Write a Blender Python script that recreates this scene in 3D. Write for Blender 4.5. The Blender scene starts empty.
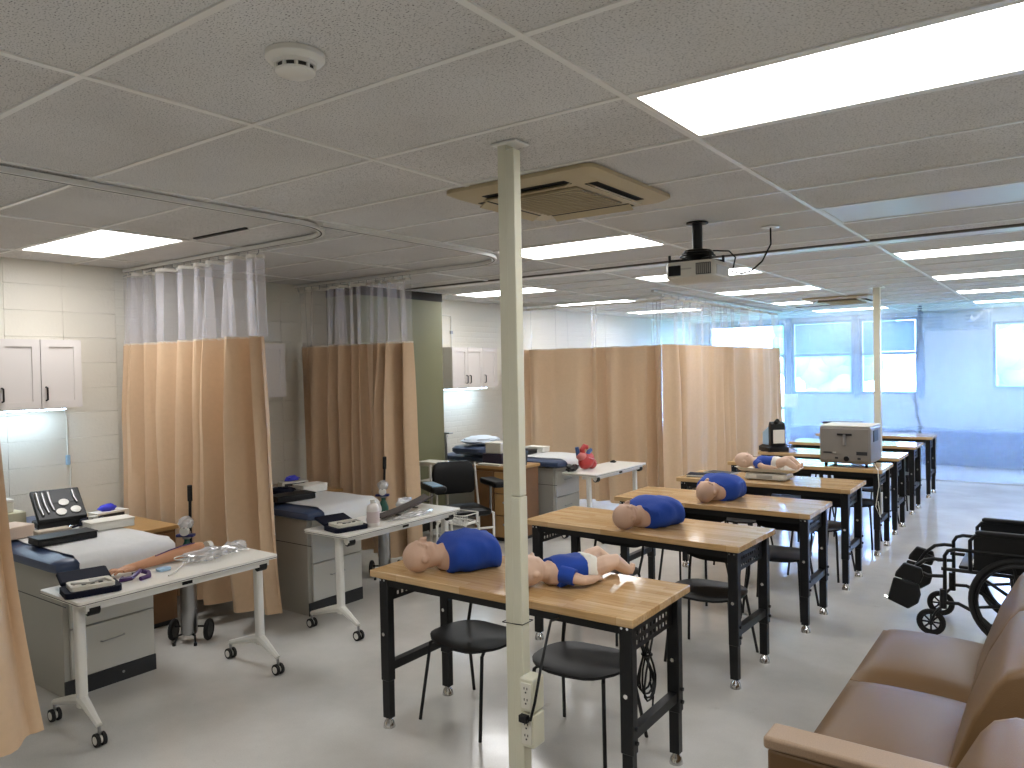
import bpy, bmesh, math, random
import numpy as np
from mathutils import Vector, Matrix, noise
random.seed(7)
SC = bpy.context.scene
COL = SC.collection
PI = math.pi
# ------------------------------------------------------------------ camera
FPX, YAW, PITCH, ROLL, HC = 764.6, 0.6285, -0.0197, -0.0185, 1.883
fw = Vector((-math.sin(YAW)*math.cos(PITCH), math.cos(YAW)*math.cos(PITCH), math.sin(PITCH)))
rt = Vector((math.cos(YAW), math.sin(YAW), 0)); up = rt.cross(fw)
r2 = math.cos(ROLL)*rt + math.sin(ROLL)*up; u2 = -math.sin(ROLL)*rt + math.cos(ROLL)*up
cam = bpy.data.cameras.new('camera'); camo = bpy.data.objects.new('camera', cam); COL.objects.link(camo)
cam.sensor_fit = 'HORIZONTAL'; cam.sensor_width = 36; cam.lens = 36*FPX/1024; cam.clip_start = .05; cam.clip_end = 300
mw = Matrix((r2, u2, -fw)).transposed().to_4x4(); mw.translation = (0, 0, HC); camo.matrix_world = mw
SC.camera = camo
# ------------------------------------------------------------------ world, sun, exposure
W = bpy.data.worlds.new('sky'); SC.world = W; W.use_nodes = True
bg = W.node_tree.nodes['Background']; bg.inputs[0].default_value = (.27, .48, 1, 1); bg.inputs[1].default_value = 50
SC.view_settings.view_transform = 'Standard'; SC.view_settings.look = 'None'
SC.view_settings.gamma = 1; SC.view_settings.use_curve_mapping = False
SC.view_settings.exposure = 0.0
PANEL_EMIT = 12.8           # ceiling light panels
PANEL_COL = (1, .99, .985)
CEZ = 2.804                # ceiling height
WX = -6.6                  # left wall
SHEET_Y = 13.7; BACK_Y = 16.0; RIGHT_X = 2.6; REAR_Y = -2.6

# ------------------------------------------------------------------ materials
def lin(c):
    if isinstance(c, str):
        c = c.lstrip('#'); c = [int(c[i:i+2], 16)/255 for i in (0, 2, 4)]
    return tuple(((x/12.92) if x <= .04045 else ((x+.055)/1.055)**2.4) for x in c[:3])+(1,)
MATS = {}
def mat(name, col, rough=.5, metal=0, var=0, vs=20, bump=0, bs=60, spec=.5, coat=0, sheen=0, alpha=None):
    if name in MATS: return MATS[name]
    m = bpy.data.materials.new(name); m.use_nodes = True; nt = m.node_tree; N = nt.nodes; L = nt.links
    b = N['Principled BSDF']; c = lin(col)
    b.inputs['Base Color'].default_value = c; b.inputs['Roughness'].default_value = rough
    b.inputs['Metallic'].default_value = metal; b.inputs['Specular IOR Level'].default_value = spec
    b.inputs['Coat Weight'].default_value = coat; b.inputs['Coat Roughness'].default_value = .1
    tc = N.new('ShaderNodeTexCoord')
    if var:
        n = N.new('ShaderNodeTexNoise'); n.inputs['Scale'].default_value = vs; n.inputs['Detail'].default_value = 4
        L.new(tc.outputs['Object'], n.inputs['Vector'])
        mx = N.new('ShaderNodeMix'); mx.data_type = 'RGBA'
        mx.inputs['A'].default_value = tuple(max(0, x*(1-var)) for x in c[:3])+(1,)
        mx.inputs['B'].default_value = tuple(min(1, x*(1+var)) for x in c[:3])+(1,)
        L.new(n.outputs['Fac'], mx.inputs['Factor']); L.new(mx.outputs['Result'], b.inputs['Base Color'])
    if bump:
        n2 = N.new('ShaderNodeTexNoise'); n2.inputs['Scale'].default_value = bs; n2.inputs['Detail'].default_value = 3
        L.new(tc.outputs['Object'], n2.inputs['Vector'])
        bp = N.new('ShaderNodeBump'); bp.inputs['Strength'].default_value = bump; bp.inputs['Distance'].default_value = .01
        L.new(n2.outputs['Fac'], bp.inputs['Height']); L.new(bp.outputs['Normal'], b.inputs['Normal'])
    MATS[name] = m; return m
def nodes_of(name):
    m = bpy.data.materials.new(name); m.use_nodes = True; MATS[name] = m
    return m, m.node_tree.nodes, m.node_tree.links
def emit(name, col, s):
    m, N, L = nodes_of(name); N.remove(N['Principled BSDF'])
    e = N.new('ShaderNodeEmission'); e.inputs[0].default_value = tuple(col)+(1,); e.inputs[1].default_value = s
    L.new(e.outputs[0], N['Material Output'].inputs[0]); return m
def sheer(name, col, transp, transl, gloss=0, rough=.2, tcol=(1, 1, 1), pattern=None):
    """thin see-through cloth / film: transparent + diffuse + translucent + glossy"""
    m, N, L = nodes_of(name); N.remove(N['Principled BSDF']); c = lin(col)
    d = N.new('ShaderNodeBsdfDiffuse'); d.inputs[0].default_value = c
    t = N.new('ShaderNodeBsdfTranslucent'); t.inputs[0].default_value = c
    tr = N.new('ShaderNodeBsdfTransparent'); tr.inputs[0].default_value = tuple(tcol)+(1,)
    m1 = N.new('ShaderNodeMixShader'); m1.inputs[0].default_value = transl; L.new(d.outputs[0], m1.inputs[1]); L.new(t.outputs[0], m1.inputs[2])
    m2 = N.new('ShaderNodeMixShader'); m2.inputs[0].default_value = transp; L.new(m1.outputs[0], m2.inputs[1]); L.new(tr.outputs[0], m2.inputs[2])
    last = m2
    if gloss:
        g = N.new('ShaderNodeBsdfGlossy'); g.inputs['Roughness'].default_value = rough
        m3 = N.new('ShaderNodeMixShader'); m3.inputs[0].default_value = gloss; L.new(m2.outputs[0], m3.inputs[1]); L.new(g.outputs[0], m3.inputs[2]); last = m3
    L.new(last.outputs[0], N['Material Output'].inputs[0]); return m

def ceiling_tile_mat():
    m, N, L = nodes_of('ceiling_tile'); b = N['Principled BSDF']; b.inputs['Roughness'].default_value = .95; b.inputs['Specular IOR Level'].default_value = .1
    g = N.new('ShaderNodeNewGeometry'); mp = N.new('ShaderNodeMapping'); L.new(g.outputs['Position'], mp.inputs[0]); mp.inputs['Scale'].default_value = (1, 1.7, 1)
    v = N.new('ShaderNodeTexNoise'); v.inputs['Scale'].default_value = 130; v.inputs['Detail'].default_value = 2.5; L.new(mp.outputs[0], v.inputs['Vector'])
    cr = N.new('ShaderNodeValToRGB'); cr.color_ramp.elements[0].position = .30; cr.color_ramp.elements[1].position = .44
    cr.color_ramp.elements[0].color = (.17, .165, .155, 1); cr.color_ramp.elements[1].color = (.72, .71, .69, 1)
    L.new(v.outputs['Fac'], cr.inputs[0])
    n = N.new('ShaderNodeTexNoise'); n.inputs['Scale'].default_value = 1.3; n.inputs['Detail'].default_value = 5; L.new(g.outputs['Position'], n.inputs['Vector'])
    c2 = N.new('ShaderNodeValToRGB'); c2.color_ramp.elements[0].position = .3; c2.color_ramp.elements[1].position = .7
    c2.color_ramp.elements[0].color = (.86, .85, .84, 1); c2.color_ramp.elements[1].color = (1, 1, 1, 1); L.new(n.outputs['Fac'], c2.inputs[0])
    mx = N.new('ShaderNodeMix'); mx.data_type = 'RGBA'; mx.blend_type = 'MULTIPLY'; mx.inputs['Factor'].default_value = 1
    L.new(cr.outputs[0], mx.inputs['A']); L.new(c2.outputs[0], mx.inputs['B']); L.new(mx.outputs['Result'], b.inputs['Base Color'])
    bp = N.new('ShaderNodeBump'); bp.inputs['Strength'].default_value = .5; bp.inputs['Distance'].default_value = .004
    L.new(cr.outputs[0], bp.inputs['Height']); L.new(bp.outputs[0], b.inputs['Normal']); return m
def floor_mat():
    m, N, L = nodes_of('floor_vinyl'); b = N['Principled BSDF']
    g = N.new('ShaderNodeNewGeometry')
    n = N.new('ShaderNodeTexNoise'); n.inputs['Scale'].default_value = .9; n.inputs['Detail'].default_value = 7; n.inputs['Roughness'].default_value = .6; L.new(g.outputs['Position'], n.inputs['Vector'])
    cr = N.new('ShaderNodeValToRGB'); e = cr.color_ramp.elements; e[0].position = .32; e[1].position = .62
    e[0].color = lin('#b9b7b1'); e[1].color = lin('#cfcdc7'); L.new(n.outputs['Fac'], cr.inputs[0])
    n2 = N.new('ShaderNodeTexNoise'); n2.inputs['Scale'].default_value = 2.3; n2.inputs['Detail'].default_value = 8; n2.inputs['Roughness'].default_value = .75; L.new(g.outputs['Position'], n2.inputs['Vector'])
    c2 = N.new('ShaderNodeValToRGB'); f = c2.color_ramp.elements; f[0].position = .26; f[1].position = .36; f[0].color = (.66, .63, .58, 1); f[1].color = (1, 1, 1, 1); L.new(n2.outputs['Fac'], c2.inputs[0])
    mx = N.new('ShaderNodeMix'); mx.data_type = 'RGBA'; mx.blend_type = 'MULTIPLY'; mx.inputs['Factor'].default_value = 1
    L.new(cr.outputs[0], mx.inputs['A']); L.new(c2.outputs[0], mx.inputs['B'])
    n3 = N.new('ShaderNodeTexNoise'); n3.inputs['Scale'].default_value = 140; n3.inputs['Detail'].default_value = 2; L.new(g.outputs['Position'], n3.inputs['Vector'])
    m2 = N.new('ShaderNodeMix'); m2.data_type = 'RGBA'; m2.blend_type = 'OVERLAY'; m2.inputs['Factor'].default_value = .12
    L.new(mx.outputs['Result'], m2.inputs['A']); L.new(n3.outputs['Fac'], m2.inputs['B']); L.new(m2.outputs['Result'], b.inputs['Base Color'])
    rr = N.new('ShaderNodeMapRange'); rr.inputs['To Min'].default_value = .07; rr.inputs['To Max'].default_value = .22; L.new(n.outputs['Fac'], rr.inputs['Value']); L.new(rr.outputs[0], b.inputs['Roughness'])
    bp = N.new('ShaderNodeBump'); bp.inputs['Strength'].default_value = .06; bp.inputs['Distance'].default_value = .01
    n4 = N.new('ShaderNodeTexNoise'); n4.inputs['Scale'].default_value = 7; L.new(g.outputs['Position'], n4.inputs['Vector']); L.new(n4.outputs['Fac'], bp.inputs['Height']); L.new(bp.outputs[0], b.inputs['Normal'])
    return m
def butcher_mat():
    m, N, L = nodes_of('butcher_block'); b = N['Principled BSDF']; b.inputs['Roughness'].default_value = .09
    tc = N.new('ShaderNodeTexCoord')
    br = N.new('ShaderNodeTexBrick'); br.inputs['Scale'].default_value = 1; br.inputs['Mortar Size'].default_value = .0006; br.inputs['Brick Width'].default_value = .42; br.inputs['Row Height'].default_value = .042
    br.inputs['Color1'].default_value = lin('#d3b387'); br.inputs['Color2'].default_value = lin('#bf9a69'); br.inputs['Mortar'].default_value = lin('#a97f4b'); br.offset = .37
    L.new(tc.outputs['Object'], br.inputs['Vector'])
    mp = N.new('ShaderNodeMapping'); mp.inputs['Scale'].default_value = (2.5, 45, 45); L.new(tc.outputs['Object'], mp.inputs[0])
    n = N.new('ShaderNodeTexNoise'); n.inputs['Scale'].default_value = 2; n.inputs['Detail'].default_value = 5; L.new(mp.outputs[0], n.inputs['Vector'])
    cr = N.new('ShaderNodeValToRGB'); cr.color_ramp.elements[0].color = (.78, .74, .68, 1); cr.color_ramp.elements[1].color = (1, 1, 1, 1); cr.color_ramp.elements[0].position = .3; cr.color_ramp.elements[1].position = .65
    L.new(n.outputs['Fac'], cr.inputs[0])
    mx = N.new('ShaderNodeMix'); mx.data_type = 'RGBA'; mx.blend_type = 'MULTIPLY'; mx.inputs['Factor'].default_value = 1
    L.new(br.outputs['Color'], mx.inputs['A']); L.new(cr.outputs[0], mx.inputs['B']); L.new(mx.outputs['Result'], b.inputs['Base Color']); return m
def brick_wall_mat():
    m, N, L = nodes_of('painted_block_wall'); b = N['Principled BSDF']; b.inputs['Base Color'].default_value = lin('#dcd8cc'); b.inputs['Roughness'].default_value = .55
    g = N.new('ShaderNodeNewGeometry'); sp = N.new('ShaderNodeSeparateXYZ'); cb = N.new('ShaderNodeCombineXYZ'); L.new(g.outputs['Position'], sp.inputs[0])
    ad = N.new('ShaderNodeMath'); L.new(sp.outputs['X'], ad.inputs[0]); L.new(sp.outputs['Y'], ad.inputs[1]); L.new(ad.outputs[0], cb.inputs['X']); L.new(sp.outputs['Z'], cb.inputs['Y'])
    br = N.new('ShaderNodeTexBrick'); br.inputs['Scale'].default_value = 1; br.inputs['Mortar Size'].default_value = .008; br.inputs['Brick Width'].default_value = .22; br.inputs['Row Height'].default_value = .075
    br.inputs['Color1'].default_value = (1, 1, 1, 1); br.inputs['Color2'].default_value = (.9, .9, .9, 1); br.inputs['Mortar'].default_value = (.2, .2, .2, 1)
    L.new(cb.outputs[0], br.inputs['Vector']); bp = N.new('ShaderNodeBump'); bp.inputs['Strength'].default_value = .6; bp.inputs['Distance'].default_value = .006
    L.new(br.outputs['Color'], bp.inputs['Height']); L.new(bp.outputs[0], b.inputs['Normal']); return m

M_TILE = ceiling_tile_mat(); M_FLOOR = floor_mat(); M_WOOD = butcher_mat(); M_BRICK = brick_wall_mat()
M_PANEL = emit('light_panel', PANEL_COL, PANEL_EMIT)
M_UCL = emit('under_cabinet_light', (.6, .8, 1), 26)
M_PANELOFF = mat('unlit_diffuser', '#d5d9dc', .35)
M_GRID = mat('grid_metal', '#e2e1dc', .3); M_DARK = mat('dark_gap', '#2a2826', .8)
M_CREAM = mat('cream_paint', '#dad5c8', .55, var=.03, vs=4, bump=.25, bs=45)
M_POLE = mat('cream_pole_paint', '#cfccb6', .35, var=.03, vs=8)
M_BLACK = mat('black_powder_coat', '#101113', .45, bump=.05, bs=300, spec=.35)
M_BLK2 = mat('black_plastic', '#0d0e10', .45, spec=.3)
M_RUB = mat('black_rubber', '#0e0e0f', .75)
M_CHROME = mat('chrome', '#d8d8d8', .12, 1)
M_STEEL = mat('brushed_steel', '#a9aaab', .3, 1)
M_WHITE = mat('white_laminate', '#e6e3da', .3)
M_WMET = mat('white_metal', '#dedcd4', .35)
M_OFFW = mat('offwhite_plastic', '#d6d2c4', .45)
M_GREYB = mat('grey_laminate', '#a9a69c', .45)
M_GREYF = mat('pale_grey_laminate', '#c6c4bb', .42)
M_CHARC = mat('charcoal_base', '#26282b', .5)
M_NAVY = mat('navy_vinyl', '#3b4a68', .32, bump=.08, bs=150)
M_PAPER = mat('exam_paper', '#cfcfcd', .8, bump=.25, bs=18)
M_CURT = mat('tan_curtain', '#d0b291', .85, var=.06, vs=30, bump=.1, bs=400)
M_CURTW = mat('curtain_hem', '#dcd2c4', .85)
M_NET = sheer('curtain_net', '#f6f3f7', .76, .4)
M_SHEET = sheer('plastic_sheet', '#e6f0fa', .74, .85, .05, .10, (.95, .98, 1))
M_GLASS = sheer('window_glass', '#eef6ff', .93, .5, .05, .02)
M_SHADE = sheer('roller_shade', '#7f8b94', .02, .9)
M_BAG = sheer('clear_plastic_bag', '#eef0f2', .6, .4, .25, .08)
M_SKIN = mat('manikin_skin', '#c3a088', .5, var=.04, vs=9)
M_SKIN2 = mat('infant_skin', '#d2b199', .5, var=.04, vs=9)
M_ARM = mat('arm_skin', '#c08a66', .45, var=.06, vs=12)
M_BLUE = mat('blue_cloth', '#083c98', .75, var=.08, vs=12, bump=.15, bs=250)
M_DIAP = mat('white_cloth', '#dedad0', .85)
M_LEATH = mat('brown_vinyl', '#6d5336', .42, var=.05, vs=3, bump=.12, bs=260, spec=.32)
M_SPECK = mat('speckled_laminate', '#9c846c', .45, var=.35, vs=260)
M_GREEN = mat('olive_paint', '#7b7a5c', .6, var=.03, vs=5)
M_OAK = mat('oak_laminate', '#b08a58', .35, var=.1, vs=8)
M_OAKD = mat('brown_wood', '#7c5936', .4, var=.12, vs=9)
M_CAB = mat('cabinet_white', '#d3cdc9', .4)
M_BEIGE = mat('beige_plastic', '#b7a887', .45)
M_BEIGED = mat('beige_grille', '#8d8165', .55)
M_DEV = mat('device_enamel', '#7d776f', .4)
M_NAVYC = mat('navy_case', '#0a0f22', .75, spec=.2)
M_PURP = mat('purple_rubber', '#4a2b62', .4)
M_BLUEGL = mat('blue_glove', '#3f45d8', .45)
M_O2 = mat('green_cylinder', '#0e4a3a', .3)
M_RED = mat('heart_red', '#b0332f', .4, var=.15, vs=25)
M_REDL = mat('heart_pink', '#c9746c', .4)
M_HBLUE = mat('heart_blue', '#34507e', .4)
M_BLUEW = mat('blue_white_plastic', '#9fc0da', .35)
M_FRAME = mat('window_frame', '#5f7ea8', .45)
M_BWALL = mat('back_wall_paint', '#b9cbe0', .6, var=.03, vs=3)
M_BLOW = mat('blue_radiator', '#26365a', .5)
M_LEAF = mat('leaf', '#4f7a3a', .7, var=.3, vs=6); M_BARK = mat('bark', '#5b4a3a', .9)
M_GRASS = mat('grass', '#6f8a55', .9, var=.2, vs=2)

# ------------------------------------------------------------------ mesh helpers
class MB:
    def __init__(s): s.v = []; s.f = []
    def add(s, V, F):
        o = len(s.v); s.v += [Vector(p) for p in V]; s.f += [tuple(i+o for i in f) for f in F]; return s
    def box(s, x0, x1, y0, y1, z0, z1, M=None):
        V = [Vector((x, y, z)) for z in (z0, z1) for y in (y0, y1) for x in (x0, x1)]
        if M is not None: V = [M @ p for p in V]
        return s.add(V, [(0, 2, 3, 1), (4, 5, 7, 6), (0, 1, 5, 4), (2, 6, 7, 3), (0, 4, 6, 2), (1, 3, 7, 5)])
    def cbox(s, c, d, M=None):
        h = [x/2 for x in d]
        return s.box(c[0]-h[0], c[0]+h[0], c[1]-h[1], c[1]+h[1], c[2]-h[2], c[2]+h[2], M)
    def tube(s, pts, r, n=8, closed=False, cap=True):
        P = [Vector(p) for p in pts]; k = len(P); R = r if isinstance(r, (list, tuple)) else [r]*k
        T = []
        for i in range(k):
            a = P[(i-1) % k] if (closed or i > 0) else P[i]; b = P[(i+1) % k] if (closed or i < k-1) else P[i]
            T.append((b-a).normalized())
        ref = Vector((0, 0, 1)) if abs(T[0].z) < .9 else Vector((1, 0, 0))
        N = (ref - T[0]*ref.dot(T[0])).normalized(); rings = []
        for i in range(k):
            N = (N - T[i]*N.dot(T[i]))
            if N.length < 1e-6: N = T[i].orthogonal()
            N.normalize(); B = T[i].cross(N)
            rings.append([P[i]+R[i]*(math.cos(2*PI*j/n)*N+math.sin(2*PI*j/n)*B) for j in range(n)])
        return s.loft(rings, cap and not closed, closed)
    def cyl(s, a, b, r, r1=None, n=12):
        return s.tube([a, b], [r, r if r1 is None else r1], n)
    def loft(s, rings, cap=True, closed=False):
        o = len(s.v); n = len(rings[0]); k = len(rings)
        for rg in rings: s.v += [Vector(p) for p in rg]
        for i in range(k if closed else k-1):
            a = o+i*n; b = o+((i+1) % k)*n
            for j in range(n): s.f.append((a+j, a+(j+1) % n, b+(j+1) % n, b+j))
        if cap: s.f.append(tuple(o+j for j in reversed(range(n)))); s.f.append(tuple(o+(k-1)*n+j for j in range(n)))
        return s
    def lathe(s, prof, n=16, o=(0, 0, 0), M=None, cap=True):
        o = Vector(o); rings = []
        for r, z in prof:
            rg = [Vector((max(r, 1e-4)*math.cos(2*PI*j/n), max(r, 1e-4)*math.sin(2*PI*j/n), z)) for j in range(n)]
            rings.append([(M @ p if M is not None else p)+o for p in rg])
        return s.loft(rings, cap)
    def ell(s, c, R, n=16, m=10, M=None):
        c = Vector(c); rings = []
        for i in range(m+1):
            t = PI*i/m; rr = max(math.sin(t), .02); z = -math.cos(t)
            rg = [Vector((R[0]*rr*math.cos(2*PI*j/n), R[1]*rr*math.sin(2*PI*j/n), R[2]*z)) for j in range(n)]
            rings.append([(M @ p if M is not None else p)+c for p in rg])
        return s.loft(rings)
    def torus(s, c, R, r, axis='Y', n=28, m=8):
        c = Vector(c); pts = []
        for i in range(n):
            a = 2*PI*i/n; p = (R*math.cos(a), R*math.sin(a))
            pts.append(c+Vector({'Y': (p[0], 0, p[1]), 'X': (0, p[0], p[1]), 'Z': (p[0], p[1], 0)}[axis]))
        return s.tube(pts, r, m, closed=True)
    def prism(s, poly, a, b, axis='Y'):
        """extrude a 2-D outline between a and b along an axis; outline is in the other two axes"""
        def P(q, t): return {'Y': (q[0], t, q[1]), 'X': (t, q[0], q[1]), 'Z': (q[0], q[1], t)}[axis]
        return s.loft([[P(q, a) for q in poly], [P(q, b) for q in poly]])
    def build(s, name, m, parent=None, smooth=False, bevel=0, seg=2, w=False, xf=None):
        if xf is not None: s.v = [xf @ p for p in s.v]
        if w and parent is not None:
            o = parent.location; q = parent
            s.v = [p-o for p in s.v]
        me = bpy.data.meshes.new(name); me.from_pydata([tuple(p) for p in s.v], [], s.f); me.validate()
        bm = bmesh.new(); bm.from_mesh(me); bmesh.ops.recalc_face_normals(bm, faces=bm.faces); bm.to_mesh(me); bm.free()
        me.materials.append(m)
        if smooth:
            me.polygons.foreach_set('use_smooth', [True]*len(me.polygons)); me.set_sharp_from_angle(angle=math.radians(40))
        o = bpy.data.objects.new(name, me); COL.objects.link(o)
        if parent is not None: o.parent = parent
        if bevel:
            md = o.modifiers.new('bevel', 'BEVEL'); md.width = bevel; md.segments = seg; md.limit_method = 'ANGLE'; md.angle_limit = math.radians(35)
            me.polygons.foreach_set('use_smooth', [True]*len(me.polygons)); me.set_sharp_from_angle(angle=math.radians(50))
            if seg > 1: md.harden_normals = False
        return o
def tag(o, label, cat, group=None):
    o['label'] = label; o['category'] = cat
    if group: o['group'] = group
    return o
def thing(name, label, cat, loc=(0, 0, 0), rz=0, group=None):
    o = bpy.data.objects.new(name, None); COL.objects.link(o); o.location = loc; o.rotation_euler = (0, 0, rz); o.empty_display_size = .1
    return tag(o, label, cat, group)
def struct(o): o['kind'] = 'structure'; return o
def copy_tree(src, loc, rz, label=None, group=None):
    r = src.copy(); COL.objects.link(r); r.location = loc; r.rotation_euler = (0, 0, rz)
    if label: r['label'] = label
    if group: r['group'] = group
    for ch in list(src.children):
        c = ch.copy(); COL.objects.link(c); c.parent = r
        for g in list(ch.children):
            d = g.copy(); COL.objects.link(d); d.parent = c
    return r
def arc(c, R, a0, a1, n=8, z=0):
    return [(c[0]+R*math.cos(a0+(a1-a0)*i/n), c[1]+R*math.sin(a0+(a1-a0)*i/n), z) for i in range(n+1)]
def RZ(a): return Matrix.Rotation(a, 4, 'Z')
def TR(x, y, z): return Matrix.Translation((x, y, z))
def rbox_rings(w, d, r, n=4):
    """rounded rectangle outline"""
    P = []
    for cx, cy, a in ((w/2-r, d/2-r, 0), (-w/2+r, d/2-r, PI/2), (-w/2+r, -d/2+r, PI), (w/2-r, -d/2+r, 1.5*PI)):
        for i in range(n+1): P.append((cx+r*math.cos(a+i*PI/2/n), cy+r*math.sin(a+i*PI/2/n)))
    return P

# ================================================================== SETTING
fl = MB().box(WX, RIGHT_X, REAR_Y, BACK_Y, -.1, 0).build('floor', M_FLOOR); struct(fl)
# ---- ceiling: slab, tiles, runners
GX = [-2.4374+1.2192*i for i in range(-4, 6)]
GYn = [1.1437+.6096*j for j in range(-6, 9)]          # near half, up to the seam
SEAM0, SEAM1 = 6.30, 6.52
GYf = [7.16-.5625+.5625*j for j in range(0, 17)]
ce = MB().box(WX-.2, RIGHT_X+.2, REAR_Y-.2, BACK_Y+.2, CEZ+.03, CEZ+.12).build('ceiling', M_OFFW); struct(ce)
rows = [(REAR_Y, GYn[0])]+list(zip(GYn[:-1], GYn[1:]))+[(GYn[-1], SEAM0), (SEAM1, GYf[0])]+list(zip(GYf[:-1], GYf[1:]))+[(GYf[-1], BACK_Y)]
cols = [(WX, GX[1])]+list(zip(GX[1:-1], GX[2:]))
cols = [(a, min(b, RIGHT_X)) for a, b in cols if a < RIGHT_X-.02]
rows = [(a, b) for a, b in rows if b-a > .03]
LIGHTS = []   # (x0,x1,y0,y1,lit,label)
def cell(x, y):
    a = [c for c in cols if c[0]-.01 <= x < c[1]-.01][0]; b = [r for r in rows if r[0]-.01 <= y < r[1]-.01][0]; return a+b
LI = [(-6.0, 2.6, 1, 'lit square-edged ceiling panel above the left cabinet by the wall'),
      (-1.1, 2.6, 1, 'largest lit ceiling panel, nearest the camera at upper right'),
      (-3.6, 5.0, 1, 'lit ceiling panel just behind the near pole and beige air unit'),
      (-1.1, 5.0, 0, 'unlit bluish white ceiling panel between the two lit ones at right'),
      (-6.0, 7.4, 1, 'lit ceiling panel above the far wall cabinet, beside the olive pillar'),
      (-3.6, 7.4, 1, 'lit ceiling panel right behind the projector'),
      (-1.1, 7.4, 1, 'first lit ceiling panel behind the dark ceiling seam at right edge'),
      (-6.0, 9.6, 1, 'lit ceiling panel seen through the curtain net behind the heart table'),
      (-3.6, 9.6, 1, 'second lit ceiling panel behind the projector'),
      (-1.1, 9.6, 1, 'second lit ceiling panel behind the dark seam at right edge'),
      (-6.0, 12.0, 1, 'farthest lit ceiling panel behind the curtained bay'),
      (-3.6, 12.0, 1, 'third lit ceiling panel behind the projector'),
      (-1.1, 12.0, 1, 'third lit ceiling panel behind the dark seam at right edge'),
      (-3.6, 14.3, 1, 'lit ceiling panel over the windows behind the plastic sheet'),
      (-1.1, 14.3, 1, 'farthest right lit ceiling panel, just behind the plastic sheet'),
      (1.3, 2.6, 1, 'added unseen ceiling panel right of the picture edge over the sofa'),  # from here to the list end: unseen panels added to brighten the room
      (1.3, 7.4, 1, 'added unseen ceiling panel right of the picture edge over the wheelchair'),
      (-3.6, .2, 1, 'added unseen ceiling panel behind the camera on its left'),
      (-1.1, .2, 1, 'added unseen ceiling panel behind the camera on its right')]
lit_cells = {}
for x, y, on, lb in LI:
    c = cell(x, y); lit_cells[c] = 1
    t = thing('ceiling_light', lb, 'ceiling light', ((c[0]+c[1])/2, (c[2]+c[3])/2, CEZ), 0, 'recessed ceiling light panels')
    w, d = c[1]-c[0], c[3]-c[2]
    fr = MB()
    for a in ((-w/2+.012, w/2-.012, -d/2+.012, -d/2+.03), (-w/2+.012, w/2-.012, d/2-.03, d/2-.012), (-w/2+.012, -w/2+.03, -d/2+.03, d/2-.03), (w/2-.03, w/2-.012, -d/2+.03, d/2-.03)):
        fr.box(a[0], a[1], a[2], a[3], -.002, .02)
    fr.build('frame', M_WMET, t)
    MB().box(-w/2+.03, w/2-.03, -d/2+.03, d/2-.03, .003, .012).build('diffuser', M_PANEL if on else M_PANELOFF, t)
AC_CELLS = [(-2.60, -1.72, 3.00, 3.88)]
meshes = {}
for (a, b) in cols:
    for (c, d) in rows:
        if (a, b, c, d) in lit_cells: continue
        k = (round(b-a, 3), round(d-c, 3))
        if k not in meshes:
            w, h = b-a-.02, d-c-.02
            me = MB().box(-w/2, w/2, -h/2, h/2, .004, .022)
            o = me.build('ceiling_tile', M_TILE, ce); meshes[k] = o.data
        else:
            o = bpy.data.objects.new('ceiling_tile', meshes[k]); COL.objects.link(o); o.parent = ce
        o.location = ((a+b)/2, (c+d)/2, CEZ+random.uniform(-.0015, .003)); o.rotation_euler = (random.uniform(-.002, .002), random.uniform(-.002, .002), 0)
for x in GX[1:]:
    if x < RIGHT_X: MB().box(x-.012, x+.012, REAR_Y, BACK_Y, CEZ-.003, CEZ+.012).build('runner', M_GRID, ce)
for y in GYn+GYf: MB().box(WX, RIGHT_X, y-.011, y+.011, CEZ-.002, CEZ+.011).build('cross_runner', M_GRID, ce)
MB().box(-6.1, RIGHT_X, SEAM0, SEAM0+.055, CEZ-.004, CEZ+.03).build('seam_dark_strip', mat('seam_grey', '#5d5954', .8), ce)  # dark grey strip along the ceiling seam
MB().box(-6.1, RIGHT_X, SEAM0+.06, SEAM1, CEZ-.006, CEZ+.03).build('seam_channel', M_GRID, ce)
# dark displaced-tile gaps
for x0, x1, y in ((-4.78, -4.2, 2.94), (-3.6, -2.6, 12.9)):
    MB().box(x0, x1, y, y+.03, CEZ-.004, CEZ+.02).build('tile_gap', M_DARK, ce)

# ---- left wall with concrete blocks
wl = MB().box(WX-.2, WX, REAR_Y, BACK_Y, 0, CEZ+.1).build('wall_left', M_BRICK); struct(wl)
bmesh_ = MB().box(0, .012, .0002, .4253, .0002, .2053).build('block', M_CREAM, wl, bevel=.0025, seg=1)
first = True
for y0, nc in ((.76, 6), (4.16, 4)):
    for i in range(nc):
        for j in range(14):
            z = CEZ-.0-.2055*(j+1)+.02
            if z < 0: continue
            if first: o = bmesh_; first = False
            else:
                o = bmesh_.copy(); COL.objects.link(o); o.parent = wl
            o.location = (WX+.0005+random.uniform(0, .001), y0+.4255*i, z)
wr = MB().box(RIGHT_X, RIGHT_X+.2, REAR_Y, BACK_Y, 0, CEZ+.1).build('wall_right', M_BRICK); struct(wr)
wb = MB().box(WX, RIGHT_X, REAR_Y-.2, REAR_Y, 0, CEZ+.1).build('wall_rear', M_BRICK); struct(wb)
# ---- olive pillar with black head band
op = MB().box(WX+.001, -6.1, 5.62, 6.98, 0, CEZ-.1).build('wall_pillar', M_GREEN); struct(op)
MB().box(WX+.001, -6.095, 5.615, 6.985, CEZ-.1, CEZ+.01).build('head_band', M_DARK, op)
MB().box(WX+.001, -6.092, 5.61, 6.99, 0.001, .1).build('baseboard', M_DARK, op)
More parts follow.
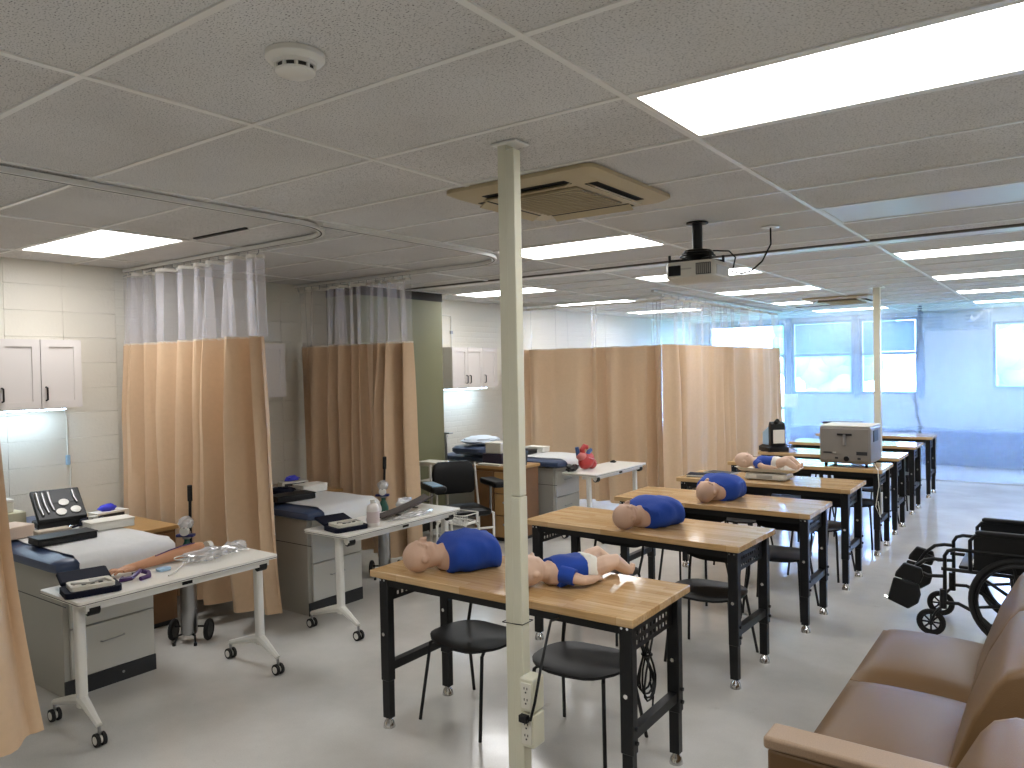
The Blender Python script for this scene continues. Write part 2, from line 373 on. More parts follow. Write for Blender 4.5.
# ---- back wall with window openings
WIN = [(-6.3, -4.66, .35, 2.72), (-4.54, -3.38, 1.27, 2.72), (-3.26, -2.24, 1.27, 2.72), (-1.07, .35, 1.37, 2.56), (.75, 2.1, 1.37, 2.56)]
bk = MB(); xs = WX
for x0, x1, z0, z1 in WIN:
    bk.box(xs, x0, BACK_Y, BACK_Y+.2, 0, CEZ+.1); bk.box(x0, x1, BACK_Y, BACK_Y+.2, 0, z0); bk.box(x0, x1, BACK_Y, BACK_Y+.2, z1, CEZ+.1); xs = x1
bk.box(xs, RIGHT_X, BACK_Y, BACK_Y+.2, 0, CEZ+.1)
wk = bk.build('wall_back', M_BWALL); struct(wk)
for i, (x0, x1, z0, z1) in enumerate(WIN):
    w = bpy.data.objects.new('window_%d' % (i+1), None); COL.objects.link(w); w.location = (x0, BACK_Y, z0); struct(w)
    f = MB(); t = .05
    f.box(x0, x1, BACK_Y-.03, BACK_Y+.08, z0, z0+t).box(x0, x1, BACK_Y-.03, BACK_Y+.08, z1-t, z1).box(x0, x0+t, BACK_Y-.03, BACK_Y+.08, z0+t, z1-t).box(x1-t, x1, BACK_Y-.03, BACK_Y+.08, z0+t, z1-t)
    f.build('window_frame', M_FRAME, w, w=True)
    if i < 3:
        MB().box(x0+t, x1-t, BACK_Y-.02, BACK_Y+.07, 2.02, 2.08).build('window_transom', M_FRAME, w, w=True)
        MB().box(x0+t, x1-t, BACK_Y+.02, BACK_Y+.026, z0+t, 2.02).build('pane', M_GLASS, w, w=True)
        MB().box(x0+t, x1-t, BACK_Y+.02, BACK_Y+.026, 2.08, z1-t).build('pane', M_GLASS, w, w=True)
        if i: MB().box(x0+t+.01, x1-t-.01, BACK_Y-.012, BACK_Y-.008, 2.085, z1-t-.01).build('shade', M_SHADE, w, w=True)
        else: MB().box(x0+t, x1-t, BACK_Y-.02, BACK_Y+.07, .95, 1.0).build('window_transom', M_FRAME, w, w=True)
    else:
        MB().box(x0+t, x1-t, BACK_Y+.02, BACK_Y+.026, z0+t, z1-t).build('pane', M_GLASS, w, w=True)
for i, x in enumerate((-4.6, -3.32, -2.2)):
    struct(MB().box(x-.045, x+.045, BACK_Y-.06, BACK_Y, 1.2 if i else .0, CEZ).build('trim_%d' % (i+1), M_FRAME))
# ---- outdoors: lawn and two trees seen through the panes
MB_g = MB().box(-40, 40, BACK_Y+.25, BACK_Y+60, -1.2, -1.0).build('lawn', M_GRASS); struct(MB_g)
def tree(x, y, h, r, label):
    t = thing('tree', label, 'tree', (x, y, -1.0), 0, 'trees outside the windows')
    MB().tube([(0, 0, 0), (.1, 0, h*.4), (.05, .1, h*.8)], [.22, .16, .08], 8).build('trunk', M_BARK, t, True)
    rnd = random.Random(int(x*10)); c = MB()
    for k in range(70):
        a = rnd.uniform(0, 2*PI); q = r*rnd.uniform(.1, .75)
        c.ell((q*math.cos(a), q*math.sin(a), h*.62+rnd.uniform(-.6, .7)*r), [r*rnd.uniform(.14, .28)]*3, 10, 7)
    c.build('crown', M_LEAF, t, True)
tree(-7.4, 31, 4.6, 2.4, 'green tree outside, through the middle windows')
tree(-2.2, 33, 4.4, 2.3, 'green tree outside, through the right-hand window')

# ---- plastic dust sheet from ceiling to floor
sh = MB(); nx, nz = 140, 26; rings = []
for i in range(nx+1):
    x = WX+.02+(RIGHT_X-WX-.04)*i/nx; row = []
    for j in range(nz+1):
        z = CEZ-.005-(CEZ-.02)*j/nz
        y = SHEET_Y+.05*math.sin(x*2.1+.6)+.025*math.sin(x*9+z*1.5)+.03*noise.noise(Vector((x*3, z*1.2, 3)))+ (.012*math.sin(x*31+z*4))
        if j >= nz-1: y -= .05+.06*noise.noise(Vector((x*2, 7, 1)))*(j-nz+2)
        row.append((x, y, z))
    rings.append(row)
V = [p for r in rings for p in r]; F = [(i*(nz+1)+j, (i+1)*(nz+1)+j, (i+1)*(nz+1)+j+1, i*(nz+1)+j+1) for i in range(nx) for j in range(nz)]
sheet = thing('plastic_sheet', 'clear plastic dust sheet hung from ceiling to floor before the windows', 'plastic sheet', (-2, SHEET_Y, 0))
sh.add(V, F).build('film', M_SHEET, sheet, True, w=True)
hem = [(x, SHEET_Y-.1+.06*noise.noise(Vector((x*2.5, 1, 5))), .015+.012*abs(noise.noise(Vector((x*5, 2, 5))))) for x in np.linspace(WX+.05, RIGHT_X-.05, 120)]
MB().tube(hem, .018, 6).build('rolled_hem', M_BAG, sheet, True, w=True)
zp = MB(); zz = CEZ-.05
while zz > .5:
    xx = -1.93+.05*math.sin(zz*3.1)+.012*math.sin(zz*23)
    zp.cbox((xx, SHEET_Y-.075, zz), (.05+.02*math.sin(zz*40), .006, .02)); zz -= .036
zp.build('zip_tape', mat('zip_grey', '#5d7086', .5), sheet, w=True)
# ---- vents high on the back wall, dark cabinet run below the windows
vt = thing('wall_vent', 'pale blue louvred vent panel high on the back wall', 'vent', (-1.7, BACK_Y, 2.45))
MB().box(-2.2, -1.12, BACK_Y-.07, BACK_Y-.001, 2.44, 2.76).build('housing', mat('vent_blue', '#94b0d2', .5), vt, w=True, bevel=.01)
for x0 in (-2.13, -1.48):
    for k in range(4): MB().box(x0, x0+.29, BACK_Y-.085, BACK_Y-.07, 2.49+.06*k, 2.515+.06*k).build('louvre', mat('louvre_blue', '#6c8cb8', .5), vt, w=True)
for x0, x1, lb in ((-4.5, -2.2, 'long dark blue radiator cover under the middle windows'), (-2.15, 2.3, 'long dark blue radiator cover under the right-hand window')):
    rd = thing('radiator_cover', lb, 'radiator', ((x0+x1)/2, BACK_Y-.2, 0))
    MB().box(x0, x1, BACK_Y-.35, BACK_Y-.01, 0.0, .62).build('body', M_BLOW, rd, w=True, bevel=.01)
    MB().box(x0-.01, x1+.01, BACK_Y-.37, BACK_Y-.01, .621, .66).build('top', mat('radiator_top', '#7f97bb', .4), rd, w=True, bevel=.006)
    for k in range(5): MB().box(x0+.05, x1-.05, BACK_Y-.358, BACK_Y-.351, .1+.09*k, .115+.09*k).build('slot', M_DARK, rd, w=True)
ws = thing('wall_box', 'small white box fixed beside the left window mullion', 'switch box', (-4.57, BACK_Y-.1, 1.1))
MB().box(-4.68, -4.42, BACK_Y-.14, BACK_Y-.061, 1.0, 1.26).build('housing', M_WMET, ws, w=True, bevel=.01); MB().cyl((-4.55, BACK_Y-.15, 1.13), (-4.55, BACK_Y-.139, 1.13), .03).build('dial', M_STEEL, ws, True, w=True)

# ================================================================== POLES
def pole(x, y, label, near):
    t = thing('support_pole', label, 'pole', (x, y, 0))
    if near:
        MB().box(-.045, .0, -.028, .028, .0, CEZ-.002).build('post', M_POLE, t, bevel=.003, seg=1)
        MB().box(.003, .048, -.04, .012, .0, 1.36).build('raceway', M_POLE, t, bevel=.004, seg=2)
        MB().box(.003, .046, -.038, .010, 1.362, CEZ-.03).build('raceway', M_POLE, t, bevel=.004, seg=2)
        MB().box(-.06, .062, -.05, .05, CEZ-.006, CEZ+.002).build('ceiling_plate', M_GRID, t)
        MB().tube([(.052, -.045, .84), (-.05, -.045, .835), (-.05, .032, .835), (.052, .032, .84)], .002, 6, closed=True).build('cable_tie', M_BLK2, t)
        for z, k in ((.50, 0), (.355, 1)):
            bx = MB().box(.049, .115, -.07, .012, z, z+.135).build('outlet_box', M_POLE, t, bevel=.006, seg=2)
            MB().box(.06, .108, -.076, -.0705, z+.015, z+.12).build('cover_plate', M_OFFW, bx, bevel=.002, seg=1)
            for q in (0, 1): 
                s_ = MB()
                for dx, dz, a, b in ((-.007, .008, .003, .009), (.007, .008, .003, .009), (0, -.008, .006, .006)): s_.cbox((.084+dx, -.0765, z+.045+.045*q+dz), (a, .003, b))
                s_.build('socket', M_BLK2, bx)
    else:
        MB().box(-.038, .038, -.038, .038, 0, CEZ-.002).build('post', M_POLE, t, bevel=.004)
        MB().box(-.08, .08, -.08, .08, CEZ-.008, CEZ+.001).build('ceiling_plate', M_GRID, t)
    return t
pole(-1.85, 2.56, 'near cream square pole with outlet boxes, in front of first bench', True)
pole(-1.89, 10.25, 'slim far cream pole standing behind the beige box on the bench', False)
pc = thing('black_plug_cable', 'black cable plugged into the near pole outlet, looping up under the bench', 'cable', (-1.74, 2.5, .45))
MB().tube([(-1.745, 2.475, .485), (-1.725, 2.455, .49), (-1.712, 2.47, .56), (-1.715, 2.52, .68), (-1.75, 2.62, .76), (-1.795, 2.72, .80), (-1.80, 2.79, .79)], .006, 6).build('cord', M_BLK2, pc, True, w=True)
MB().box(-1.785, -1.745, 2.455, 2.48, .468, .498).build('plug', M_BLK2, pc, w=True, bevel=.004)

# ================================================================== CEILING FIXTURES
sd = thing('smoke_detector', 'round white smoke detector on the ceiling tile', 'smoke detector', (-1.81, 1.45, CEZ))
MB().lathe([(.085, .002), (.085, -.012), (.078, -.02), (.062, -.024), (.06, -.034)], 32).build('base', M_WMET, sd, True)
MB().lathe([(.054, -.034), (.052, -.046)], 24).build('grille_ring', M_DARK, sd, True)
for k in range(10):
    a = 2*PI*k/10; MB().cbox((.055*math.cos(a), .055*math.sin(a), -.04), (.008, .008, .014)).build('rib', M_WMET, sd)
MB().lathe([(.058, -.046), (.056, -.052), (.04, -.06), (.0, -.062)], 24).build('cap', M_WMET, sd, True)
def ac_unit(x0, x1, y0, y1, label):
    cx, cy = (x0+x1)/2, (y0+y1)/2; w, d = x1-x0, y1-y0
    t = thing('ceiling_air_unit', label, 'air conditioner', (cx, cy, CEZ), 0, 'ceiling cassette air units')
    o = rbox_rings(w, d, .05); i_ = rbox_rings(w-.1, d-.1, .03)
    MB().loft([[(p[0], p[1], .0) for p in o], [(p[0], p[1], -.018) for p in o], [(p[0], p[1], -.04) for p in i_]]).build('panel', M_BEIGE, t, True)
    MB().box(-w*.27, w*.27, -d*.27, d*.27, -.05, -.0405).build('intake_grille', M_BEIGED, t, bevel=.006)
    for k in range(14): MB().box(-w*.26, w*.26, -d*.25+k*d*.5/13-.003, -d*.25+k*d*.5/13+.003, -.054, -.05).build('grille_bar', M_BEIGE, t)
    for sx, sy in ((1, 0), (-1, 0), (0, 1), (0, -1)):
        if sx: b = (sx*w*.37-.035, sx*w*.37+.035, -d*.28, d*.28)
        else: b = (-w*.28, w*.28, sy*d*.37-.035, sy*d*.37+.035)
        s_ = MB().box(*b, -.0425, -.0385).build('air_slot', M_DARK, t)
        M_ = TR((b[0]+b[1])/2, (b[2]+b[3])/2, -.052) @ Matrix.Rotation(.5*(sx or 0), 4, 'Y') @ Matrix.Rotation(-.5*sy, 4, 'X')
        MB().cbox((0, 0, 0), ((b[1]-b[0])*(.75 if sx else 1), (b[3]-b[2])*(1 if sx else .75), .006), M_).build('flap', M_BEIGE, s_)
    return t
ac_unit(-2.60, -1.72, 3.00, 3.88, 'large beige cassette air unit on ceiling behind the near pole')
ac_unit(-3.05, -2.15, 11.2, 12.1, 'far beige air unit on ceiling beside the far pole')
# projector
pj = thing('projector', 'white ceiling projector hanging on a black mount', 'projector', (-1.93, 4.72, CEZ), .02)
bd = MB().loft([[(p[0], p[1], z) for p in rbox_rings(w, d, .04)] for w, d, z in ((.27, .24, -.385), (.32, .32, -.36), (.32, .32, -.275), (.305, .305, -.262))]).build('body', mat('projector_white', '#c9c6ba', .4), pj, True)
MB().box(-.135, -.05, -.166, -.158, -.35, -.285).build('lens_window', M_BLK2, bd, bevel=.004)
MB().box(.05, .145, -.165, -.158, -.352, -.28).build('vent', M_BLK2, bd)
for k in range(7): MB().box((.057+.013*k), .062+.013*k, -.168, -.165, -.348, -.284).build('vent_bar', M_GREYB, bd)
MB().box(.158, .163, -.1, .12, -.35, -.29).build('side_vent', M_GREYB, bd)
MB().box(-.05, .02, -.1625, -.1595, -.315, -.305).build('name_strip', M_GREYB, bd)
MB().lathe([(.07, 0), (.07, -.008), (.03, -.012)], 20).build('ceiling_plate', M_BLACK, pj, True)
MB().cyl((0, 0, -.01), (0, 0, -.18), .032, n=16).build('drop_tube', M_BLACK, pj, True)
MB().lathe([(.035, -.17), (.08, -.195), (.085, -.22), (.06, -.24), (.03, -.262)], 20).build('ball_mount', M_BLACK, pj, True)
for a, b in ((-.15, -.1), (.13, -.12), (-.12, .12), (.13, .11)):
    MB().tube([(0, 0, -.235), (a, b, -.245), (a, b, -.264)], .008, 6).build('mount_arm', M_BLACK, pj, True)
    MB().cyl((a, b, -.21), (a, b, -.2615), .009, n=8).build('mount_bolt', M_BLACK, pj, True)
for k in range(3):
    MB().torus((0, 0, -.185-.016*k), .085+.012*k, .006, 'Z', 24, 6).build('coiled_cable', M_BLK2, pj, True)
MB().tube([(.1, 0, -.19), (.2, .02, -.2), (.23, .05, -.24), (.205, .08, -.3)], .005, 6).build('cable_loop', M_BLK2, pj, True)
cb = thing('ceiling_cable', 'black cable running from ceiling plate to the projector', 'cable', (-1.61, 5.2, CEZ))
MB().lathe([(.06, 0), (.06, -.004), (.05, -.006)], 20).build('wall_plate', M_WMET, cb, True)
MB().tube([(0, 0, 0), (0, 0, -.05), (.01, -.03, -.12), (-.02, -.12, -.24), (-.06, -.22, -.31), (-.1, -.3, -.33), (-.14, -.38, -.318)], .006, 6).build('cord', M_BLK2, cb, True)

# ================================================================== CURTAIN TRACKS
def smooth_path(pts): return pts
def track(name_label, pts, cat='curtain track'):
    t = thing('curtain_track', name_label, cat, (pts[0][0], pts[0][1], CEZ-.02), 0, 'ceiling curtain tracks')
    m = MB(); P = [Vector((p[0], p[1], CEZ-.014)) for p in pts]; rings = []
    for i, p in enumerate(P):
        a = P[max(i-1, 0)]; b = P[min(i+1, len(P)-1)]; d = (b-a).normalized(); n_ = Vector((-d.y, d.x, 0))
        rings.append([p+n_*.021+Vector((0, 0, .011)), p+n_*.021-Vector((0, 0, .014)), p-n_*.021-Vector((0, 0, .014)), p-n_*.021+Vector((0, 0, .011))])
    m.loft(rings).build('rail', mat('track_alu', '#dddcd6', .35, 0), t, w=True)
    g = MB(); rings = []
    for i, p in enumerate(P):
        a = P[max(i-1, 0)]; b = P[min(i+1, len(P)-1)]; d = (b-a).normalized(); n_ = Vector((-d.y, d.x, 0)); q = p-Vector((0, 0, .0145))
        rings.append([q+n_*.004, q+n_*.004-Vector((0, 0, .001)), q-n_*.004-Vector((0, 0, .001)), q-n_*.004])
    g.loft(rings).build('slot', M_DARK, t, w=True)
    return t
T1 = [(-3.74, -1.5), (-3.74, 2.95)]+[(p[0], p[1]) for p in arc((-4.14, 2.98), .4, 0, PI/2, 10)]+[(WX+.02, 3.40)]
T2 = [(-3.69, 3.12), (-3.69, 4.68)]+[(p[0], p[1]) for p in arc((-4.19, 4.70), .5, 0, PI/2, 10)]+[(WX+.02, 5.20)]
track('curtain track around the first left bay, curving to the wall', T1)
track('curtain track around the second bay behind the first', T2)
track('straight curtain track along the far bay beside the benches', [(-4.03, 8.45), (-4.03, 13.55)])
track('curtain track running to the left wall behind the heart table', [(-4.19, 9.08), (WX+.02, 9.08)])

# ================================================================== CURTAINS
def curtain(label, path, nf, amp, z_hem, z_mid, seed, flare=0.0, ztop=CEZ-.06, nz=14):
    """path: straight run ((x0,y0),(x1,y1)); nf folds"""
    rnd = random.Random(seed); (x0, y0), (x1, y1) = path
    P0 = Vector((x0, y0, 0)); D = Vector((x1-x0, y1-y0, 0)); Ln = D.length; D.normalize(); Nn = Vector((-D.y, D.x, 0))
    t = thing('privacy_curtain', label, 'curtain', (x0+(x1-x0)/2, y0+(y1-y0)/2, z_hem), 0, 'tan hospital privacy curtains')
    ns = int(nf*14); ph = [rnd.uniform(-.9, .9) for _ in range(int(nf)+3)]; am = [rnd.uniform(.3, 1.35) for _ in range(int(nf)+3)]
    wv = [rnd.choice((.55, .7, .9, 1.3, 1.9)) for _ in range(int(nf)+2)]; cw = np.cumsum([0]+wv); cw = cw/cw[-1]*nf; qx = np.arange(len(cw))*nf/(len(cw)-1)
    def pos(u, z, net=False):
        q = min(float(np.interp(u*nf, cw, qx)), nf-1e-6) if 0 < u < 1 else u*nf; k = int(q); fr = q-k; fr = fr*fr*(3-2*fr)
        a = am[k]*(1-fr)+am[k+1]*fr; p = ph[k]*(1-fr)+ph[k+1]*fr
        h = (ztop-z)/(ztop-z_hem)
        off = amp*a*math.sin(2*PI*q+p)*(.45+.55*min(1, h*2.2))*(1+.25*math.sin(h*2+k))
        off += amp*.22*math.sin(4*PI*q+2*p+h*1.5)
        al = Ln*u + amp*.35*a*math.cos(2*PI*q+p)*h + flare*h*h*(u**3)
        if net:
            g = .55+.45*math.sin(q*1.3+seed); al += .035*g*math.cos(2*PI*q*2.5); off += .03*g*math.sin(2*PI*q*2.5)
        al += .012*noise.noise(Vector((u*14, h*2, seed)))
        return P0+D*al+Nn*(off+.02*noise.noise(Vector((u*9, h*3, seed+9))))+Vector((0, 0, z))
    def panel(za, zb, n, net=False, ns=ns):
        if net: ns = ns*2
        V = [pos(i/ns, za+(zb-za)*j/n, net) for i in range(ns+1) for j in range(n+1)]
        F = [(i*(n+1)+j, (i+1)*(n+1)+j, (i+1)*(n+1)+j+1, i*(n+1)+j+1) for i in range(ns) for j in range(n)]
        return MB().add(V, F)
    panel(z_mid, z_hem, nz).build('fabric', M_CURT, t, True, w=True)
    hm = panel(z_hem+.05, z_hem-.002, 1)
    panel(ztop-.025, z_mid+.001, 6, True).build('net', M_NET, t, True, w=True)
    panel(ztop, ztop-.025, 1, True).build('heading_tape', M_DIAP, t, True, w=True)
    panel(z_mid+.008, z_mid-.008, 1).build('seam_tape', M_CURTW, t, True, w=True)
    nh = max(4, int(nf*1.6))
    for i in range(nh+1):
        p = pos(i/nh, ztop-.012, True); b = Vector((p.x, p.y, 0)); c = P0+D*((b-P0).dot(D))
        MB().tube([(c.x, c.y, CEZ-.03), (c.x, c.y, ztop+.01), (p.x, p.y, ztop-.012)], .004, 6).build('hook', M_STEEL, t, w=True)
    return t
curtain('tan curtain with white net top, hung beside the oxygen cylinder', ((-6.54, 3.40), (-4.70, 3.40)), 9.5, .115, .16, 2.15, 3, .16)
curtain('tan curtain in front of the olive pillar, behind the second white table', ((-6.54, 5.20), (-4.92, 5.20)), 9, .10, .14, 2.15, 5, .05)
curtain('tan curtain cut by the left edge of the picture', ((-3.74, .75), (-3.74, 1.34)), 3.4, .075, .28, 2.15, 11, .20)
curtain('broad tan curtain behind the heart model and white table', ((-6.54, 9.10), (-4.20, 9.10)), 7, .075, .07, 2.15, 17, 0)
curtain('tan curtain along the far bay, right behind the benches', ((-4.03, 8.78), (-4.03, 13.3)), 13, .06, .10, 2.15, 23, 0)

# ================================================================== WALL CABINETS
def wall_cabinet(y0, y1, nd, label, z0=1.65, z1=2.17, light=True):
    t = thing('wall_cabinet', label, 'cabinet', (WX+.014, (y0+y1)/2, z0), 0, 'white wall cabinets over the bays')
    xf = -6.25
    MB().box(WX+.014, xf-.02, y0, y1, z0, z1).build('body', M_CAB, t, w=True)
    w = (y1-y0)/nd
    for k in range(nd):
        a, b = y0+k*w+.003, y0+(k+1)*w-.003
        d = MB(); s_ = .055
        d.box(xf-.02, xf, a, a+s_, z0, z1).box(xf-.02, xf, b-s_, b, z0, z1).box(xf-.02, xf, a+s_, b-s_, z0, z0+s_).box(xf-.02, xf, a+s_, b-s_, z1-s_, z1)
        d.box(xf-.02, xf-.01, a+s_, b-s_, z0+s_, z1-s_)
        do = d.build('door', M_CAB, t, w=True)
        left = (k % 2 == 1) if nd == 2 else (k != 0)
        hy = a+.03 if left else b-.03
        MB().tube([(xf, hy, z0+.06), (xf+.025, hy, z0+.065), (xf+.025, hy, z0+.155), (xf, hy, z0+.16)], .007, 8).build('handle', M_BLACK, do, True, xf=TR(*(-t.location)))
    if light:
        l = thing('under_cabinet_lamp', 'bright lamp strip under '+label.split(',')[0], 'lamp', (-6.42, (y0+y1)/2, z0-.03), 0, 'lamp strips under the wall cabinets')
        MB().box(-6.46, -6.38, y0+.06, y1-.06, z0-.012, z0-.001).build('housing', M_WMET, l, w=True)
        MB().box(-6.455, -6.385, y0+.07, y1-.07, z0-.022, z0-.0125).build('tube', M_UCL, l, w=True)
    return t
wall_cabinet(1.98, 2.87, 3, 'white wall cabinet at left edge of picture, over the nearest exam table')
wall_cabinet(3.92, 4.80, 2, 'white wall cabinet half hidden behind the first curtain', light=False)
wall_cabinet(7.33, 8.27, 3, 'white wall cabinet behind the olive pillar, over the farthest exam table')
pcd = thing('lamp_cord', 'white cord with switch hanging down the wall beside left cabinet', 'cord', (WX+.02, 2.9, .9))
MB().tube([(WX+.2, 2.7, 1.635), (WX+.03, 2.86, 1.63), (WX+.022, 2.89, 1.55), (WX+.022, 2.89, 1.25), (WX+.022, 2.91, 1.15), (WX+.022, 2.90, .8)], .005, 6).build('cord', M_WMET, pcd, True, w=True)
MB().box(WX+.014, WX+.036, 2.875, 2.905, 1.17, 1.25).build('switch', M_BLUEW, pcd, w=True, bevel=.004)
cdt = thing('conduit', 'thin white conduit looping on the wall above the far cabinet', 'pipe', (WX+.01, 7.6, 2.2))
MB().tube([(WX+.012, 7.40, 2.6), (WX+.012, 7.70, 2.6), (WX+.012, 7.72, 2.58), (WX+.012, 7.72, 2.18)], .011, 8).build('pipe', M_WMET, cdt, True, w=True)
for yy in (7.5, 7.72):
    MB().box(WX+.0005, WX+.026, yy-.02, yy+.02, 2.585 if yy < 7.6 else 2.36, 2.615 if yy < 7.6 else 2.40).build('clip', M_STEEL, cdt, w=True)

# ================================================================== EXAM TABLES
def exam_table(y0, label, hy=.55, raised=False):
    t = thing('exam_table', label, 'exam table', (-5.4, y0+hy/2, 0), 0, 'grey exam tables with drawers')
    x0, x1, y1 = -6.35, -4.73, y0+hy
    MB().box(x0, x1-.02, y0, y1, .0, .74).build('body', M_GREYB, t, w=True, bevel=.004, seg=1)
    MB().box(x1-.0195, x1-.008, y0+.0, y1-.0, 0, .099).build('kick_base', M_CHARC, t, w=True)
    for a, b in ((.105, .395), (.405, .70)):
        d = MB().box(x1-.019, x1, y0+.035, y1-.012, a, b).build('drawer', M_GREYF, t, w=True, bevel=.003, seg=1)
        zc = a+(b-a)*.62; yc = (y0+y1)/2
        MB().tube([(x1, yc-.07, zc), (x1+.018, yc-.065, zc), (x1+.018, yc+.065, zc+.006), (x1, yc+.07, zc+.006)], .004, 6).build('handle', M_STEEL, d, True, xf=TR(*(-t.location)))
    MB().box(x1-.012, x1-.001, y0+.04, y1-.02, .703, .735).build('step_panel', M_GREYF, t, w=True)
    MB().cyl((x1-.013, y0+.34, .055), (x1-.004, y0+.34, .055), .008, n=8).build('key_lock', M_STEEL, t, True, w=True)
    MB().box(x0, -4.70, y0-.002, y0+.0, .545, .55).build('side_seam', M_CHARC, t, w=True)
    # pad: rounded cross-section along X
    p0, p1 = y0-.09, y1+.09; rings = []
    prof = []
    for k in range(20):
        a = 2*PI*k/20; e = .45
        c, s_ = math.cos(a), math.sin(a)
        prof.append((math.copysign(abs(c)**e, c)*(p1-p0)/2, math.copysign(abs(s_)**.7, s_)*.052))
    for x, sc in ((x0, .6), (x0+.02, .9), (x0+.06, 1), (-4.70, 1), (-4.64, .9), (-4.60, .65), (-4.58, .3)):
        rings.append([(x, (p0+p1)/2+q[0]*(sc if sc > .9 else sc+.06), .795+q[1]*sc) for q in prof])
    MB().loft(rings).build('pad', M_NAVY, t, True, w=True)
    # paper sheet draped over the pad
    pw = [(-.27, .848), (-.2, .8505), (0, .851), (.2, .8505), (.31, .848)]
    V = []; F = []; cy = (p0+p1)/2
    path = [(-5.75+.09*k, 0) for k in range(13)]+[(-4.66+.105*math.sin(q), .105*(1-math.cos(q))) for q in np.linspace(.12, PI/2, 7)]+[(-4.553, .125), (-4.552, .16)]
    nx = len(path)-1
    for i, (x, dz) in enumerate(path):
        for dy, z in pw:
            V.append((x+.003*math.sin(dy*31+i), cy+dy+.02+.005*math.sin(i*2.1), z-dz+.003*math.sin(i*1.7+dy*20)*(dz == 0)+.004))
    for i in range(nx):
        for j in range(4): F.append((i*5+j, (i+1)*5+j, (i+1)*5+j+1, i*5+j+1))
    MB().add(V, F).build('paper_sheet', M_PAPER, t, True, w=True)
    return t
exam_table(2.03, 'grey exam table with navy pad beside the left picture edge')
exam_table(3.81, 'grey exam table with navy pad between the two tan curtains')
exam_table(7.30, 'farthest grey exam table, behind the heart model table')

# ================================================================== WHITE FLIP-TOP TABLES
def flip_table(name, x0, x1, y0, y1, label):
    cx, cy = (x0+x1)/2, (y0+y1)/2; w, d = x1-x0, y1-y0
    t = thing(name, label, 'table', (cx, cy, 0), 0, 'white flip-top tables on casters')
    o = rbox_rings(w, d, .02)
    tp = MB().loft([[(p[0], p[1], z) for p in o] for z in (.714, .737)]).build('tabletop', M_WHITE, t, True)
    o2 = rbox_rings(w+.003, d+.003, .021)
    MB().loft([[(p[0], p[1], z) for p in o2] for z in (.7195, .7225)]).build('edge_band', M_BLK2, tp)
    MB().box(-.03, .03, -d/2+.12, d/2-.12, .66, .69).build('beam', M_WMET, t)
    MB().box(w/2-.07, w/2-.03, -d/2+.05, d/2-.05, .675, .713).build('side_rail', M_WMET, t)
    MB().box(w/2-.029, w/2-.022, -.03, .03, .688, .706).build('release_latch', M_BLK2, t)
    for sy in (-1, 1):
        y = sy*(d/2-.06)
        prof = [(p[0]*.5+.04, p[1]*.8) for p in rbox_rings(.1, .06, .022)]
        lg = MB().loft([[(p[0]+.06, p[1]+y, .16) for p in prof], [(p[0]+.05, p[1]+y, .70) for p in prof]]).build('leg', M_WMET, t, True)
        MB().cyl((.17, y-.06*sy, .675), (.17, y-.005*sy, .675), .03, n=16).build('pivot_knob', M_BLK2, lg, True)
        MB().cyl((.17, y+.001*sy, .675), (.17, y+.003*sy, .675), .018, n=14).build('knob_cap', M_WMET, lg, True)
        for sx, xe in ((1, w/2+.05), (-1, -w/2+.0)):
            MB().tube([(.1, y, .2), (.1+(xe-.1)*.35, y, .17), (xe, y, .105)], [.03, .024, .016], 8).build('foot', M_WMET, t, True)
            MB().cyl((xe, y, .1), (xe, y, .06), .009, n=8).build('caster_stem', M_STEEL, t, True)
            ca = MB()
            for q in (-1, 1): ca.cyl((xe, y+q*.008, .034), (xe, y+q*.024, .034), .034, n=18)
            c_ = ca.build('caster', M_RUB, t, True)
            MB().cyl((xe, y-.0265, .034), (xe, y+.0265, .034), .021, n=14).build('caster_hub', M_WMET, c_, True)
    return t
flip_table('white_table', -4.50, -4.05, 1.81, 3.02, 'white flip table on casters holding the practice arm')
flip_table('white_table', -4.53, -4.08, 3.60, 4.86, 'white flip table on casters holding the white bottle and dark splint')
flip_table('white_table', -4.50, -4.06, 7.08, 8.28, 'white flip table on casters holding the red heart model')

# ================================================================== WOODEN DESKS AND CABINET BY THE WALL
def desk(name, x0, x1, y0, y1, h, label, drawers=0):
    t = thing(name, label, 'desk' if not drawers else 'cabinet', ((x0+x1)/2, (y0+y1)/2, 0))
    MB().box(x0, x1, y0, y1, h-.03, h).build('top', M_OAK, t, w=True, bevel=.004, seg=1)
    MB().box(x0+.02, x1-.02, y0+.025, y1-.02, .04, h-.031).build('body', M_OAKD, t, w=True)
    MB().box(x0+.04, x1-.04, y0+.05, y1-.04, 0, .039).build('plinth', M_CHARC, t, w=True)
    if drawers:
        hh = (h-.1)/drawers
        for k in range(drawers):
            d = MB().box(x1-.28, x1-.03, y0+.005, y0+.024, .05+k*hh, .05+(k+1)*hh-.01).build('drawer', M_OAK, t, w=True, bevel=.003, seg=1)
            MB().ell((x1-.155, y0-.002, .05+(k+.6)*hh), (.012, .012, .012), 10, 6).build('knob', M_STEEL, d, True, xf=TR(*(-t.location)))
        MB().box(x0+.04, x1-.3, y0+.005, y0+.024, .05, h-.06).build('door', M_OAKD, t, w=True, bevel=.003, seg=1)
    else:
        MB().box(x1-.019, x1-.004, y0+.03, y1-.03, .1, h-.05).build('side_panel', M_OAKD, t, w=True)
    return t
desk('wooden_desk', -6.55, -5.46, 2.72, 3.18, .75, 'brown wooden desk between the left exam table and the first curtain')
desk('wooden_desk', -6.55, -5.72, 4.50, 5.04, .75, 'brown wooden desk behind the second exam table, at the second curtain')
desk('wooden_cabinet', -5.40, -4.80, 6.62, 7.12, .82, 'brown wooden drawer cabinet half hidden by the near pole', 3)

